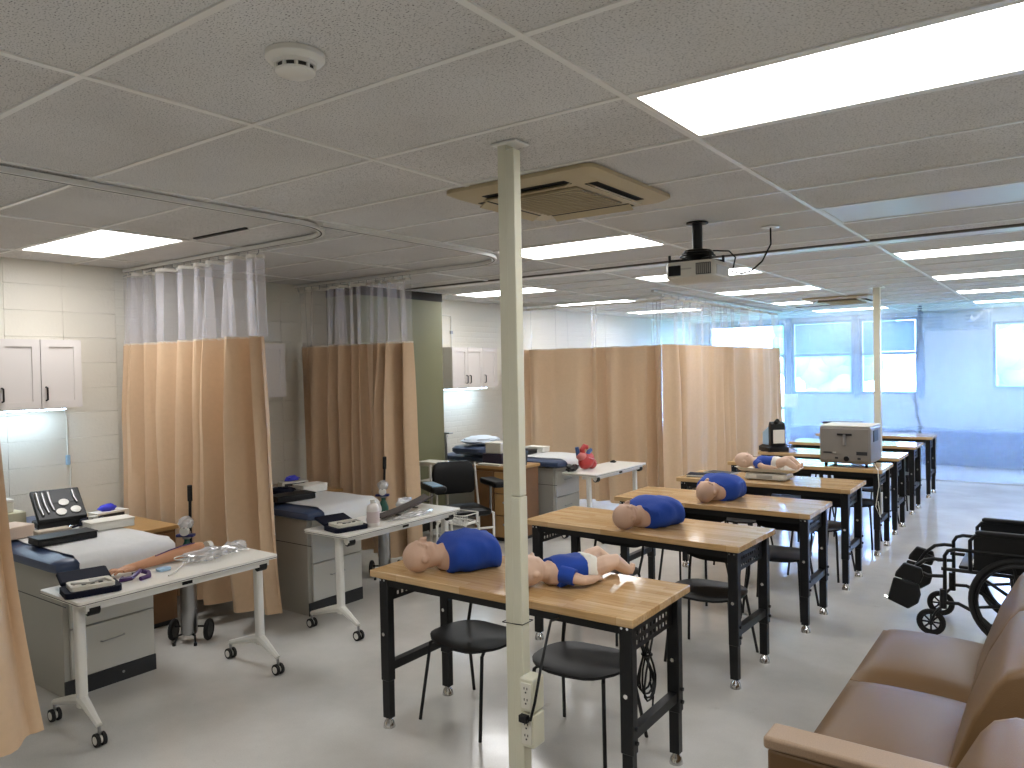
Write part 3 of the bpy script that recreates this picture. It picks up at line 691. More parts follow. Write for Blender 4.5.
# ================================================================== BENCHES
BL, BD, BH = 1.524, .61, .842
BENCH = [(-1.447, 2.801, .0114), (-1.519, 4.260, -.0335), (-1.437, 5.438, -.004), (-1.44, 6.66, 0), (-1.45, 8.02, 0), (-1.475, 9.10, 0), (-1.5, 10.42, 0), (-1.5, 11.80, 0)]
ORD = ['nearest', 'second', 'third', 'fourth', 'fifth', 'sixth', 'seventh', 'eighth']
BLAB = ['nearest wooden workbench, right behind the near pole, with adult and infant manikins', 'second wooden workbench from the camera, holding one adult manikin',
        'third wooden workbench, with a manikin whose head points at the camera', 'fourth wooden workbench, carrying the baby scale',
        'fifth wooden workbench, carrying the beige box device', 'sixth wooden workbench, carrying the black and white instrument',
        'seventh wooden workbench from the camera, empty', 'eighth wooden workbench, farthest and next to the plastic sheet']
def make_bench():
    t = thing('workbench', BLAB[0], 'workbench', (0, 0, 0), 0, 'wooden workbenches in a row')
    MB().box(-BL/2, BL/2, -BD/2, BD/2, BH-.036, BH).build('tabletop', M_WOOD, t, bevel=.004, seg=2)
    lx, ly = BL/2-.056, BD/2-.065
    for sx in (-1, 1):
        for sy in (-1, 1):
            x, y = sx*lx, sy*ly
            l = MB().box(x-.03, x+.03, y-.025, y+.025, .25, BH-.037).build('leg', M_BLACK, t, bevel=.004, seg=1)
            MB().box(x-.024, x+.024, y-.02, y+.02, .052, .252).build('lower_leg', M_BLACK, l)
            for z in (.30, .36): MB().cyl((x-sx*.02, y+sy*.0, z), (x+sx*.042, y, z), .009, n=8).build('adjust_bolt', M_BLACK, l, True)
            MB().cyl((x, y-.026, .50), (x, y-.031, .50), .010, n=10).build('bolt', M_CHROME, l, True)
            MB().lathe([(.012, .055), (.014, .045), (.026, .03), (.031, .012), (.033, .0)], 16, (x, y, 0)).build('levelling_foot', M_CHROME, t, True)
        x = sx*lx
        # perforated side panel: grid of cells with open holes
        p = MB(); ny, nz = 25, 7; y0, y1, z0, z1 = -ly+.026, ly-.026, .665, BH-.037
        dy, dz = (y1-y0)/ny, (z1-z0)/nz
        for i in range(ny):
            for j in range(nz):
                if i % 2 == 1 and j % 2 == 1 and 2 < i < 22: continue
                p.add([(x, y0+i*dy, z0+j*dz), (x, y0+(i+1)*dy, z0+j*dz), (x, y0+(i+1)*dy, z0+(j+1)*dz), (x, y0+i*dy, z0+(j+1)*dz)], [(0, 1, 2, 3)])
        o = p.build('side_panel', M_BLACK, t); md = o.modifiers.new('solid', 'SOLIDIFY'); md.thickness = .003
        MB().box(x-.02, x+.02, -ly+.026, ly-.026, .30, .345).build('side_stretcher', M_BLACK, t)
        for dx in (-.015, .012): MB().cyl((x+dx, -ly-.026, BH-.055), (x+dx, -ly-.03, BH-.055), .006, n=8).build('screw', M_CHROME, t, True)
    for sy in (-1, 1): MB().box(-lx+.031, lx-.031, sy*ly-.018, sy*ly+.018, BH-.085, BH-.037).build('apron', M_BLACK, t)
    return t
def bench_world(i, dx, dy):     # dx from right edge, dy from front edge
    x, y, a = BENCH[i]; return (x+math.cos(a)*dx-math.sin(a)*dy, y+math.sin(a)*dx+math.cos(a)*dy)
proto = make_bench()
for i, (x, y, a) in enumerate(BENCH):
    c = bench_world(i, -BL/2, BD/2)
    if i == 0: proto.location = (c[0], c[1], 0); proto.rotation_euler = (0, 0, a)
    else: copy_tree(proto, (c[0], c[1], 0), a, BLAB[i])

# ================================================================== CHAIRS (face the camera side, backs beyond the bench)
def make_chair():
    t = thing('stacking_chair', 'x', 'chair', (0, 0, 0), 0, 'black chairs tucked under the benches')
    # seat: rounded dished shell
    n = 28; rings = []
    def outline(sc):
        P = []
        for k in range(n):
            a = 2*PI*k/n; c, s_ = math.cos(a), math.sin(a); e = .62
            P.append((math.copysign(abs(c)**e, c)*.238*sc*(1-.08*(s_ > 0)*s_), math.copysign(abs(s_)**e, s_)*.185*sc))
        return P
    def zt(x, y, sc): return .447-.012*(1-min(1, (x/.2)**2))-.022*max(0, -(y+.12)/.09)**2+.02*max(0, (y-.1)/.1)**2
    V = []; F = []
    for sc in (.02, .35, .65, .88, 1):
        for x, y in outline(sc): V.append((x, y, zt(x, y, sc)))
    for sc in (1, .88, .65, .35, .02):
        for x, y in outline(sc*.995): V.append((x, y, zt(x, y, sc)-.014))
    for i in range(9):
        for k in range(n): F.append((i*n+k, i*n+(k+1) % n, (i+1)*n+(k+1) % n, (i+1)*n+k))
    F.append(tuple(range(n))); F.append(tuple(9*n+k for k in range(n)))
    MB().add(V, F).build('seat', M_BLK2, t, True)
    for sx in (-1, 1):
        MB().tube([(sx*.16, -.10, .425), (sx*.185, -.155, .41), (sx*.215, -.215, .0)], .0095, 8).build('leg', M_BLACK, t, True)
        MB().tube([(sx*.19, .15, .41), (sx*.235, .245, .0)], .0095, 8).build('leg', M_BLACK, t, True)
        MB().tube([(sx*.16, -.10, .424), (sx*.175, .10, .424), (sx*.19, .15, .41)], .009, 8).build('seat_rail', M_BLACK, t, True)
        MB().tube([(sx*.19, .15, .41), (sx*.2, .19, .52), (sx*.195, .235, .70)], .0095, 8).build('back_post', M_BLACK, t, True)
    MB().tube([(-.17, .02, .424), (.17, .02, .424)], .008, 8).build('cross_bar', M_BLACK, t, True)
    V = []; nx_, nz_ = 16, 8
    for q in (0, 1):
        for i in range(nx_+1):
            u = -1+2*i/nx_
            for j in range(nz_+1):
                v = -1+2*j/nz_
                hz = .11*(1-.4*abs(u)**3.5)
                V.append((u*.225*(1-.06*v*v), .262-.055*u*u+.02*v-(.012 if q else 0), .675+v*hz))
    F = []; m_ = (nx_+1)*(nz_+1)
    for i in range(nx_):
        for j in range(nz_):
            a = i*(nz_+1)+j; b = (i+1)*(nz_+1)+j
            F.append((a, b, b+1, a+1)); F.append((m_+a, m_+a+1, m_+b+1, m_+b))
    for i in range(nx_):
        for j in (0, nz_):
            a = i*(nz_+1)+j; b = (i+1)*(nz_+1)+j; F.append((a, m_+a, m_+b, b))
    for j in range(nz_):
        for i in (0, nx_):
            a = i*(nz_+1)+j; F.append((a, a+1, m_+a+1, m_+a))
    MB().add(V, F).build('backrest', M_BLK2, t, True)
    return t
cproto = make_chair(); used = False
CH = [(0, -1.16, .42, -.05, 'black chair under the nearest bench, left of the pole'), (0, -.50, .44, .08, 'black chair under the nearest bench, right of the pole'),
      (1, -.37, .42, .03, 'right-hand black chair under the second bench'), (1, -1.17, .46, -.03, 'left-hand black chair under the second bench')]
for i in range(2, 7):
    CH += [(i, -.36, .46, .04*(-1)**i, 'right-hand black chair under the %s bench' % ORD[i]), (i, -1.06, .47, -.05*(-1)**i, 'left-hand black chair under the %s bench' % ORD[i])]
for i, dx, dy, rz, lb in CH:
    p = bench_world(i, dx, dy); L_ = (p[0], p[1], 0)
    if not used: cproto.location = L_; cproto.rotation_euler = (0, 0, rz); cproto['label'] = lb; used = True
    else: copy_tree(cproto, L_, rz, lb)

# coiled power cords hanging at the right ends of the benches
def cord(i, dx, dy, label):
    p = bench_world(i, dx, dy); t = thing('power_cord', label, 'power cord', (p[0], p[1], .53), 0, 'coiled power cords hanging on the benches')
    rnd = random.Random(i); m = MB()
    for k in range(4):
        pts = []; w = .05+.014*k; h = .17+.012*k
        for q in range(21):
            a = 2*PI*q/20; pts.append((.012*math.sin(a*2+k)+.01*(k-1.5), w*math.sin(2*a)*.9+.004*rnd.uniform(-1, 1), .02+h*math.cos(a)))
        m.tube(pts[:-1], .005, 6, closed=True)
    m.build('coil', M_BLK2, t, True)
    MB().tube([(0, 0, .19), (-.01, .0, .22), (-.02, .0, .27)], .005, 6).build('lead', M_BLK2, t, True)
    MB().torus((0, 0, .02), .022, .006, 'Z', 14, 6).build('tie', M_BLK2, t, True)
    MB().tube([(0, .03, -.12), (.0, .06, -.2), (.0, .05, -.26)], .005, 6).build('tail', M_BLK2, t, True)
    MB().cbox((0, .05, -.275), (.022, .03, .035)).build('plug', M_BLK2, t, bevel=.004)
cord(0, -.13, .40, 'coiled black cord hanging at right end of the nearest bench')
cord(1, -.10, .20, 'coiled black cord hanging at right end of the second bench')
cord(2, -.10, .22, 'coiled black cord hanging at right end of the third bench')
fc = thing('black_bin', 'black narrow bin under the right end of the farthest bench', 'bin', (-1.86, 12.1, 0))
MB().loft([[(p[0]-1.86, p[1]+12.1, z) for p in rbox_rings(w, d, .03)] for w, d, z in ((.26, .36, 0), (.3, .4, .66))]).build('body', M_BLACK, fc, True, w=True)
MB().box(-2.015, -1.705, 11.895, 12.305, .661, .70).build('rim', M_BLK2, fc, w=True, bevel=.008)

# ================================================================== CPR MANIKINS
def remesh(o, vox, it=4):
    md = o.modifiers.new('remesh', 'REMESH'); md.mode = 'VOXEL'; md.voxel_size = vox; md.use_smooth_shade = True
    sm = o.modifiers.new('smooth', 'SMOOTH'); sm.factor = .5; sm.iterations = it
def torso_rings(prof, grow, seed=None, n=36):
    rings = []
    for x, w, h in prof:
        rg = []
        for k in range(n):
            a = 2*PI*k/n; c, s_ = math.cos(a), math.sin(a)
            y = math.copysign(abs(c)**.75, c)*(w+grow); z = h/2+math.copysign(abs(s_)**.8, s_)*(h/2+grow)
            if seed is not None:
                q = .016*noise.noise(Vector((x*13+seed, y*8, z*8)))+.006*math.sin(x*38+y*34+seed)*math.sin(y*25+z*20)
                y += c*q; z += s_*q; x_ = x+.006*noise.noise(Vector((y*18, z*10, seed)))
            else: x_ = x
            rg.append((x_, y, max(z, .002 if seed is not None else .0)))
        rings.append(rg)
    return rings
def adult(label, loc, rz, seed, skin=M_SKIN):
    """supine torso manikin; local +X from crown towards waist, origin under head centre"""
    t = thing('cpr_manikin', label, 'manikin', loc, rz, 'adult torso manikins in blue shirts'); t.scale = (.74, .87, .88)
    b = MB()
    b.ell((0, 0, .092), (.112, .078, .092), 24, 16)
    b.ell((.07, 0, .105), (.062, .058, .066), 20, 12)           # jaw
    b.ell((.035, 0, .188), (.030, .013, .018), 12, 8)           # nose
    b.ell((.052, 0, .196), (.013, .016, .012), 12, 8)           # nose tip
    for s_ in (-1, 1):
        b.ell((.0, s_*.03, .172), (.014, .026, .010), 12, 8)    # brows
        b.ell((.030, s_*.042, .158), (.026, .022, .016), 12, 8) # cheeks
        b.ell((.025, s_*.080, .088), (.031, .011, .021), 12, 8, Matrix.Rotation(-.3*s_, 3, 'Z'))  # ears
    b.ell((.082, 0, .166), (.010, .024, .009), 12, 8); b.ell((.096, 0, .163), (.009, .020, .008), 12, 8)   # lips
    b.ell((.118, 0, .145), (.020, .026, .018), 12, 8)           # chin
    b.tube([(.05, 0, .075), (.13, 0, .085), (.22, 0, .09)], [.062, .058, .075], 16)
    P = [(.15, .06, .09), (.175, .11, .13), (.205, .160, .155), (.25, .182, .18), (.32, .180, .195), (.40, .170, .195), (.47, .160, .185), (.52, .150, .165), (.54, .12, .14)]
    b.loft(torso_rings(P, 0))
    o = b.build('body', skin, t, True); remesh(o, .006, 5)
    P2 = [(.178, .113, .133), (.205, .160, .155), (.228, .174, .168), (.25, .182, .18), (.285, .181, .188), (.32, .180, .195), (.36, .176, .196), (.40, .170, .195), (.435, .166, .192), (.47, .160, .185), (.50, .156, .176), (.535, .150, .165), (.556, .13, .14)]
    s = MB().loft(torso_rings(P2, .017, seed), True); sh_ = s.build('shirt', M_BLUE, t, True)
    return t
Z0 = BH+.001
adult('adult manikin in blue shirt lying on the nearest bench', (-2.715, 2.885, Z0), math.radians(60), 1.3)
adult('adult manikin in blue shirt lying on the second bench', (-2.30, 4.36, Z0), math.radians(70), 4.1)
adult('adult manikin on the third bench, bald head towards the camera', (-2.225, 5.53, Z0), math.radians(84), 7.7)

def infant(label, loc, rz, k=1.0):
    t = thing('infant_manikin', label, 'manikin', loc, rz, 'infant manikins in blue shirts'); t.scale = (k, k, k)
    b = MB()
    b.ell((0, 0, .068), (.082, .064, .068), 22, 14); b.ell((.045, 0, .072), (.042, .045, .05), 16, 10)
    b.ell((.028, 0, .136), (.010, .009, .009), 10, 6)
    for s_ in (-1, 1):
        b.ell((.02, s_*.065, .065), (.016, .007, .012), 10, 6); b.ell((.035, s_*.025, .112), (.018, .018, .014), 10, 6)
    b.ell((.055, 0, .118), (.006, .014, .005), 10, 6)
    b.tube([(.05, 0, .055), (.11, 0, .055)], [.036, .045], 12)
    b.loft(torso_rings([(.09, .045, .075), (.115, .075, .095), (.17, .078, .105), (.24, .074, .10), (.29, .076, .10), (.32, .06, .085)], 0, n=24))
    for s_ in (-1, 1):
        b.tube([(.125, s_*.07, .055), (.17, s_*.115, .045), (.205, s_*.13, .035), (.25, s_*.115, .03), (.275, s_*.105, .028)], [.028, .026, .022, .02, .016], 10)
        b.ell((.285, s_*.10, .027), (.02, .017, .012), 10, 6)
        for f in range(4): b.tube([(.292, s_*(.088+.008*f), .028), (.306, s_*(.086+.009*f), .026), (.312, s_*(.086+.009*f), .02)], [.0055, .005, .0045], 6)
        b.tube([(.285, s_*.09, .03), (.296, s_*.076, .034)], [.006, .005], 6)
        b.tube([(.30, s_*.045, .055), (.345, s_*.07, .075), (.385, s_*.085, .085), (.425, s_*.075, .055), (.465, s_*.065, .028)], [.042, .04, .034, .028, .02], 12)
        b.tube([(.463, s_*.065, .022), (.475, s_*.067, .04), (.483, s_*.068, .062)], [.017, .016, .012], 8)
    o = b.build('body', M_SKIN2, t, True); remesh(o, .0045, 3)
    MB().loft(torso_rings([(.118, .078, .098), (.15, .080, .105), (.18, .079, .107), (.21, .078, .105), (.245, .076, .102), (.262, .075, .10)], .007, 2.2, 28)).build('shirt', M_BLUE, t, True)
    for s_ in (-1, 1): MB().tube([(.13, s_*.068, .057), (.155, s_*.098, .052), (.172, s_*.117, .047)], [.036, .036, .034], 12).build('sleeve', M_BLUE, t, True)
    MB().loft(torso_rings([(.255, .077, .102), (.28, .080, .104), (.305, .078, .10), (.33, .062, .085)], .006, 5.1, 28)).build('diaper', M_DIAP, t, True)
    return t
infant('infant manikin in blue shirt lying on nearest bench beside the pole', (-2.09, 2.965, Z0), math.radians(58), 1.12)

# ================================================================== THINGS ON FAR BENCHES
sc = thing('baby_scale', 'white baby scale standing on the fourth bench', 'scale', (-2.2, 6.98, Z0))
MB().loft([[(p[0], p[1], z) for p in rbox_rings(w, d, .03)] for w, d, z in ((.36, .27, .008), (.37, .28, .02), (.35, .26, .055))]).build('base', M_OFFW, sc, True)
MB().box(-.07, .07, -.142, -.132, .018, .045).build('display_panel', M_GREYB, sc, bevel=.003)
MB().cyl((0, 0, .05), (0, 0, .075), .06, n=16).build('post', M_GREYB, sc, True)
def tray(w, d, z0, z1, th=.006):
    o0 = rbox_rings(w*.86, d*.8, .05); o1 = rbox_rings(w, d, .06); i1 = rbox_rings(w-.02, d-.02, .055); i0 = rbox_rings(w*.84, d*.76, .045)
    return MB().loft([[(p[0], p[1], z0) for p in o0], [(p[0], p[1], z1) for p in o1], [(p[0], p[1], z1) for p in i1], [(p[0], p[1], z0+th) for p in i0]])
tray(.56, .3, .074, .105).build('tray', M_OFFW, sc, True)
for sx in (-1, 1):
    for sy in (-1, 1): MB().cyl((sx*.14, sy*.1, 0), (sx*.14, sy*.1, .009), .015, n=10).build('foot', M_BLK2, sc, True)
infant('infant manikin in blue shirt lying in the baby scale tray', (-2.43, 6.98, Z0+.083), math.radians(3), 1.05)
nb = thing('notebook', 'dark closed notebook at left end of the fourth bench', 'notebook', (-2.80, 6.86, Z0), .2)
MB().box(-.12, .12, -.09, .09, 0, .004).build('cover', M_NAVYC, nb); MB().box(-.116, .116, -.088, .086, .0045, .016).build('pages', M_DIAP, nb); MB().box(-.12, .12, -.09, .09, .0165, .02).build('cover', M_NAVYC, nb)
nb = thing('tablet', 'grey tablet lying behind the dark notebook on the fourth bench', 'tablet', (-2.70, 7.10, Z0), -.15)
MB().box(-.14, .14, -.09, .09, 0, .012).build('body', M_GREYB, nb, bevel=.004); MB().box(-.125, .125, -.078, .078, .0122, .014).build('screen', M_BLK2, nb)

dv = thing('box_device', 'beige boxy benchtop device with lever handle on the fifth bench', 'laboratory device', (-1.80, 8.34, Z0))
MB().box(-.24, .24, -.24, .26, .035, .40).build('housing', M_DEV, dv, bevel=.018, seg=3)
MB().box(-.235, .235, -.235, .255, .401, .412).build('lid', M_OFFW, dv, bevel=.004)
dr = MB().box(-.225, .225, -.252, -.241, .06, .385).build('door', M_DEV, dv, bevel=.006)
MB().box(-.07, .07, -.258, -.2525, .315, .335).build('slot', M_BLK2, dr)
MB().box(-.012, .012, -.275, -.2525, .22, .325).build('lever', M_STEEL, dr, bevel=.005)
MB().cyl((.02, -.253, .085), (.02, -.272, .085), .026, n=18).build('dial', M_BLK2, dr, True)
for x0, x1, z0, z1, m_ in ((-.20, -.12, .135, .15, M_CHARC), (.11, .21, .125, .16, M_CHARC), (-.09, -.06, .08, .10, M_CHARC), (.12, .15, .08, .10, M_CHARC), (-.11, -.08, .135, .15, M_GREYB)):
    MB().box(x0, x1, -.256, -.2525, z0, z1).build('label_plate', m_, dr)
MB().box(.2405, .246, -.12, .1, .25, .36).build('side_vent', M_CHARC, dv)
for sx in (-.19, .19):
    for sy in (-.19, .2): MB().cyl((sx, sy, 0), (sx, sy, .04), .016, n=10).build('foot', M_BLK2, dv, True)
fx = thing('device_cable', 'thin pale cable hanging from the beige box device over the bench edge', 'cable', (-1.50, 8.06, Z0))
MB().tube([(-.06, .2, .03), (.0, .0, .008), (.02, -.055, .0), (.03, -.07, -.15), (.0, -.07, -.35), (.04, -.07, -.45), (.02, -.06, -.3)], .004, 6).build('cord', M_OFFW, fx, True)

ms = thing('desktop_instrument', 'black and white upright instrument on left end of sixth bench', 'instrument', (-2.86, 9.26, Z0), .75)
MB().loft([[(p[0], p[1], z) for p in rbox_rings(w, d, .03)] for w, d, z in ((.26, .3, 0), (.26, .3, .05), (.2, .24, .075))]).build('base', M_BLACK, ms, True)
MB().prism([(-.13, .07), (-.05, .07), (-.045, .30), (-.07, .36), (-.12, .33)], -.09, .09, 'X').build('column', M_BLACK, ms, bevel=.01)
MB().box(-.07, .07, -.145, -.131, .10, .26).build('front_panel', M_DIAP, ms, bevel=.004)
MB().prism([(-.05, .07), (.12, .07), (.12, .22), (-.045, .30)], -.085, .095, 'X').build('housing', M_BLUEW, ms, bevel=.01)
MB().cyl((-.02, -.08, .33), (-.02, -.15, .37), .028, n=14).build('eyepiece', M_BLK2, ms, True)
MB().tube([(.1, .05, .08), (.18, .0, .06), (.2, -.1, .02), (.24, -.12, .004)], .006, 6).build('cord', M_BLK2, ms, True)
gy = thing('grey_case', 'grey equipment case on the left end of the eighth bench', 'case', (-2.72, 12.1, Z0))
MB().box(-.25, .25, -.14, .14, 0, .14).build('body', M_GREYB, gy, bevel=.01); MB().box(-.25, .25, -.145, .14, .141, .17).build('lid', M_CHARC, gy, bevel=.008); MB().box(-.05, .05, -.152, -.141, .06, .09).build('handle', M_CHARC, gy, bevel=.003)

# ================================================================== TABLE 1 THINGS
TZ = .738
def bp_kit(loc, rz, label):
    t = thing('blood_pressure_kit', label, 'medical kit', loc, rz, 'blood pressure kits in navy cases')
    MB().loft([[(p[0], p[1], z) for p in rbox_rings(.2, .27, .03)] for z in (0, .03)]).build('case_base', M_NAVYC, t, True)
    MB().loft([[(p[0], p[1], z) for p in rbox_rings(.16, .21, .02)] for z in (.031, .052)]).build('monitor', M_OFFW, t, True)
    MB().box(-.05, .02, .0, .07, .0525, .055).build('screen', M_GREYB, t)
    for k in range(3): MB().box(.035, .05, -.05+.04*k, -.03+.04*k, .0525, .056).build('button', M_BLK2, t)
    M_ = TR(-.10, 0, .02) @ Matrix.Rotation(.22, 4, 'Y')
    MB().cbox((-.08, 0, .012), (.15, .25, .024), M_).build('case_lid', M_NAVYC, t, bevel=.012, seg=3)
    MB().tube([(.02, -.08, .056), (.05, -.1, .07), (.06, -.02, .062), (.03, .06, .066), (.055, .09, .05)], .006, 6).build('hose', M_GREYB, t, True)
bp_kit((-4.22, 1.95, TZ), -.25, 'open navy blood pressure kit at near end of the first white table')
bp_kit((-4.26, 3.77, TZ), -.2, 'open navy blood pressure kit on the white table beside the bottle')
# practice arm
pa = thing('practice_arm', 'tan injection practice arm lying on the first white table', 'practice arm', (-4.42, 2.42, TZ))
b = MB(); H = Vector
b.tube([(-4.44, 2.74, .783), (-4.45, 2.68, .784), (-4.455, 2.6, .78), (-4.445, 2.5, .776), (-4.43, 2.4, .772), (-4.415, 2.30, .768), (-4.408, 2.225, .768)], [.040, .043, .040, .036, .03, .026, .022], 14)
b.ell((-4.405, 2.235, .768), (.038, .052, .018), 14, 8)
for k, (dx, ln) in enumerate(((-.03, .06), (-.011, .075), (.009, .07), (.028, .055))):
    b.tube([(-4.405+dx, 2.20, .768), (-4.403+dx*1.2, 2.20-ln*.55, .772), (-4.401+dx*1.25, 2.20-ln, .757)], [.0095, .009, .0075], 8)
b.tube([(-4.375, 2.26, .768), (-4.352, 2.225, .772), (-4.348, 2.19, .77)], [.011, .010, .008], 8)
o = b.build('arm', M_ARM, pa, True, w=True); remesh(o, .0045, 3)
MB().lathe([(.0, -.03), (.038, -.03), (.041, 0), (.0, .0)], 16, (-4.436, 2.765, .783), Matrix.Rotation(PI/2, 3, 'X')).build('end_cap', M_OFFW, pa, True, w=True)
MB().tube([(-4.42, 2.42, .803), (-4.44, 2.52, .815), (-4.445, 2.6, .824), (-4.43, 2.68, .83)], .004, 6).build('vein_tube', M_PURP, pa, True, w=True)
def crumple(loc, R, seed, n=18, m=10, k=.35):
    V = []; F = []
    for i in range(m+1):
        t_ = PI*i/m
        for j in range(n):
            a = 2*PI*j/n; d = Vector((math.sin(t_)*math.cos(a), math.sin(t_)*math.sin(a), -math.cos(t_)))
            q = 1+k*noise.noise(d*2.3+Vector((seed, 0, 0)))+k*.5*noise.noise(d*6+Vector((0, seed, 0)))
            p = Vector((d.x*R[0]*q, d.y*R[1]*q, max(R[2]*(1+d.z*q), .001))); V.append(p+Vector(loc))
    for i in range(m):
        for j in range(n): F.append((i*n+j, i*n+(j+1) % n, (i+1)*n+(j+1) % n, (i+1)*n+j))
    return MB().add(V, F)
iv = thing('fluid_bag', 'clear plastic fluid bag with tubing beside the practice arm', 'fluid bag', (-4.30, 2.66, TZ))
crumple((-4.31, 2.68, TZ), (.07, .15, .035), 3.1, 26, 14, .55).build('bag', M_BAG, iv, True, w=True)
MB().torus((-4.35, 2.56, TZ+.035), .055, .004, 'Z', 24, 6).build('tubing', M_DIAP, iv, True, w=True)
MB().tube([(-4.3, 2.53, TZ+.02), (-4.24, 2.46, TZ+.008), (-4.18, 2.40, TZ+.006), (-4.14, 2.34, TZ+.006)], .005, 6).build('line', M_DIAP, iv, True, w=True)
gb = thing('plastic_bag', 'crumpled clear plastic bag at far end of the first white table', 'plastic bag', (-4.40, 2.93, TZ))
crumple((-4.36, 2.92, TZ), (.08, .07, .03), 8.8, k=.6).build('film', M_BAG, gb, True, w=True)
cf = thing('tourniquet', 'purple rubber tourniquet strap on the first white table', 'tourniquet', (-4.26, 2.23, TZ))
pts = [(-4.30, 2.16, TZ+.008), (-4.26, 2.13, TZ+.012), (-4.22, 2.17, TZ+.02), (-4.25, 2.23, TZ+.04), (-4.30, 2.26, TZ+.03), (-4.28, 2.30, TZ+.014), (-4.22, 2.27, TZ+.01), (-4.2, 2.21, TZ+.01)]
MB().tube(pts, .013, 6).build('strap', M_PURP, cf, True, w=True); MB().cbox((-4.245, 2.2, TZ+.03), (.03, .02, .02)).build('clip', M_BLK2, cf, w=True, bevel=.003)
bp = thing('alcohol_pad', 'small light blue packet beside the practice arm', 'packet', (-4.32, 2.40, TZ))
MB().loft([[(p[0]-4.30, p[1]+2.40, z) for p in rbox_rings(a, b_, .01)] for a, b_, z in ((.05, .07, TZ), (.055, .075, TZ+.015), (.04, .06, TZ+.02))]).build('pouch', M_BLUEW, bp, True, w=True)
# ================================================================== TABLE 2 THINGS
bt = thing('white_bottle', 'white plastic bottle standing on the second white table', 'bottle', (-4.165, 3.95, TZ))
MB().lathe([(.044, 0), (.047, .006), (.047, .13), (.04, .155), (.018, .172)], 24).build('body', mat('bottle_white', '#dcd6d0', .35), bt, True)
MB().lathe([(.018, .172), (.020, .174), (.020, .198), (.016, .2)], 18).build('cap', M_WMET, bt, True)
MB().lathe([(.0475, .03), (.0478, .032), (.0478, .11), (.0475, .112)], 24, cap=False).build('label_wrap', mat('label_pink', '#c9b9b6', .6), bt, True)
sp_ = thing('splint', 'long dark padded splint on the second white table', 'splint', (-4.33, 4.5, TZ))
V = []; ny = 14
for q in (0, 1):
    for i in range(ny+1):
        u = i/ny; y = 4.14+.70*u; x = -4.27-.14*u; z = TZ+.02+.05*u*u
        for j in range(5):
            s_ = -1+2*j/4; V.append((x+s_*.055, y, z+.022*s_*s_-(.012 if q else 0)))
F = []; m_ = (ny+1)*5
for i in range(ny):
    for j in range(4):
        a = i*5+j; F += [(a, a+5, a+6, a+1), (m_+a, m_+a+1, m_+a+6, m_+a+5)]
    for j in (0, 4): a = i*5+j; F.append((a, m_+a, m_+a+5, a+5))
for i in (0, ny):
    for j in range(4): a = i*5+j; F.append((a, a+1, m_+a+1, m_+a))
MB().add(V, F).build('shell', mat('splint_dark', '#3b332f', .7), sp_, True, w=True)
for u in (.25, .6, .85): MB().box(-4.335-.14*u+.005, -4.205-.14*u-.005, 4.13+.70*u, 4.155+.70*u, TZ+.006+.05*u*u, TZ+.012+.05*u*u).build('strap', M_BLK2, sp_, w=True)
pw = thing('plastic_wrap', 'crumpled clear plastic wrap beside the dark splint', 'plastic wrap', (-4.2, 4.35, TZ))
crumple((-4.16, 4.36, TZ), (.035, .2, .016), 5.5, 24, 10, .7).build('film', M_BAG, pw, True, w=True)
pk = thing('sealed_pack', 'clear crinkled pack standing at far end of second white table', 'packet', (-4.42, 4.66, TZ))
crumple((-4.48, 4.60, TZ), (.02, .09, .045), 15.5, 20, 10, .6).build('film', M_BAG, pk, True, w=True)
cp = thing('purple_cup', 'small purple and white roll on the blood pressure kit table', 'roll', (-4.24, 3.99, TZ))
MB().lathe([(.02, 0), (.034, .0), (.034, .045), (.02, .045)], 18, (-4.26, 4.0, TZ+.035), Matrix.Rotation(PI/2, 3, 'Y')).build('roll', M_DIAP, cp, True, w=True)
MB().lathe([(.021, -.001), (.021, .046)], 18, (-4.26, 4.0, TZ+.035), Matrix.Rotation(PI/2, 3, 'Y')).build('core', M_PURP, cp, True, w=True)
# ================================================================== TABLE 3: HEART MODEL
ht = thing('heart_model', 'red anatomical heart model standing on the far white table', 'heart model', (-4.38, 7.42, TZ))
b = MB(); b.ell((-4.38, 7.42, TZ+.10), (.085, .12, .085), 20, 14, Matrix.Rotation(.5, 3, 'X')); b.ell((-4.36, 7.50, TZ+.06), (.06, .07, .06), 16, 10)
h = b.build('ventricles', M_RED, ht, True, w=True); remesh(h, .007, 4)
MB().ell((-4.40, 7.345, TZ+.155), (.06, .06, .05), 16, 10).build('atrium', M_REDL, ht, True, w=True)
MB().tube([(-4.39, 7.36, TZ+.16), (-4.39, 7.35, TZ+.23), (-4.38, 7.38, TZ+.265), (-4.37, 7.42, TZ+.25)], [.032, .03, .028, .026], 12).build('aorta', M_RED, ht, True, w=True)
MB().tube([(-4.42, 7.32, TZ+.14), (-4.43, 7.30, TZ+.26)], [.024, .022], 12).build('vena_cava', M_HBLUE, ht, True, w=True)
MB().tube([(-4.36, 7.41, TZ+.15), (-4.36, 7.44, TZ+.20), (-4.36, 7.49, TZ+.215)], [.026, .025, .022], 12).build('pulmonary_artery', M_HBLUE, ht, True, w=True)
MB().tube([(-4.31, 7.36, TZ+.14), (-4.292, 7.43, TZ+.12), (-4.296, 7.5, TZ+.07)], .006, 6).build('coronary_artery', M_REDL, ht, True, w=True)
bc = thing('black_clip', 'tiny black object at far end of the heart table', 'clip', (-4.42, 8.12, TZ))
MB().box(-.03, .03, -.025, .025, 0, .016).build('base', M_BLK2, bc, bevel=.004); MB().cyl((-.02, 0, .016), (.02, 0, .022), .008, n=8).build('hinge', M_BLK2, bc, True)

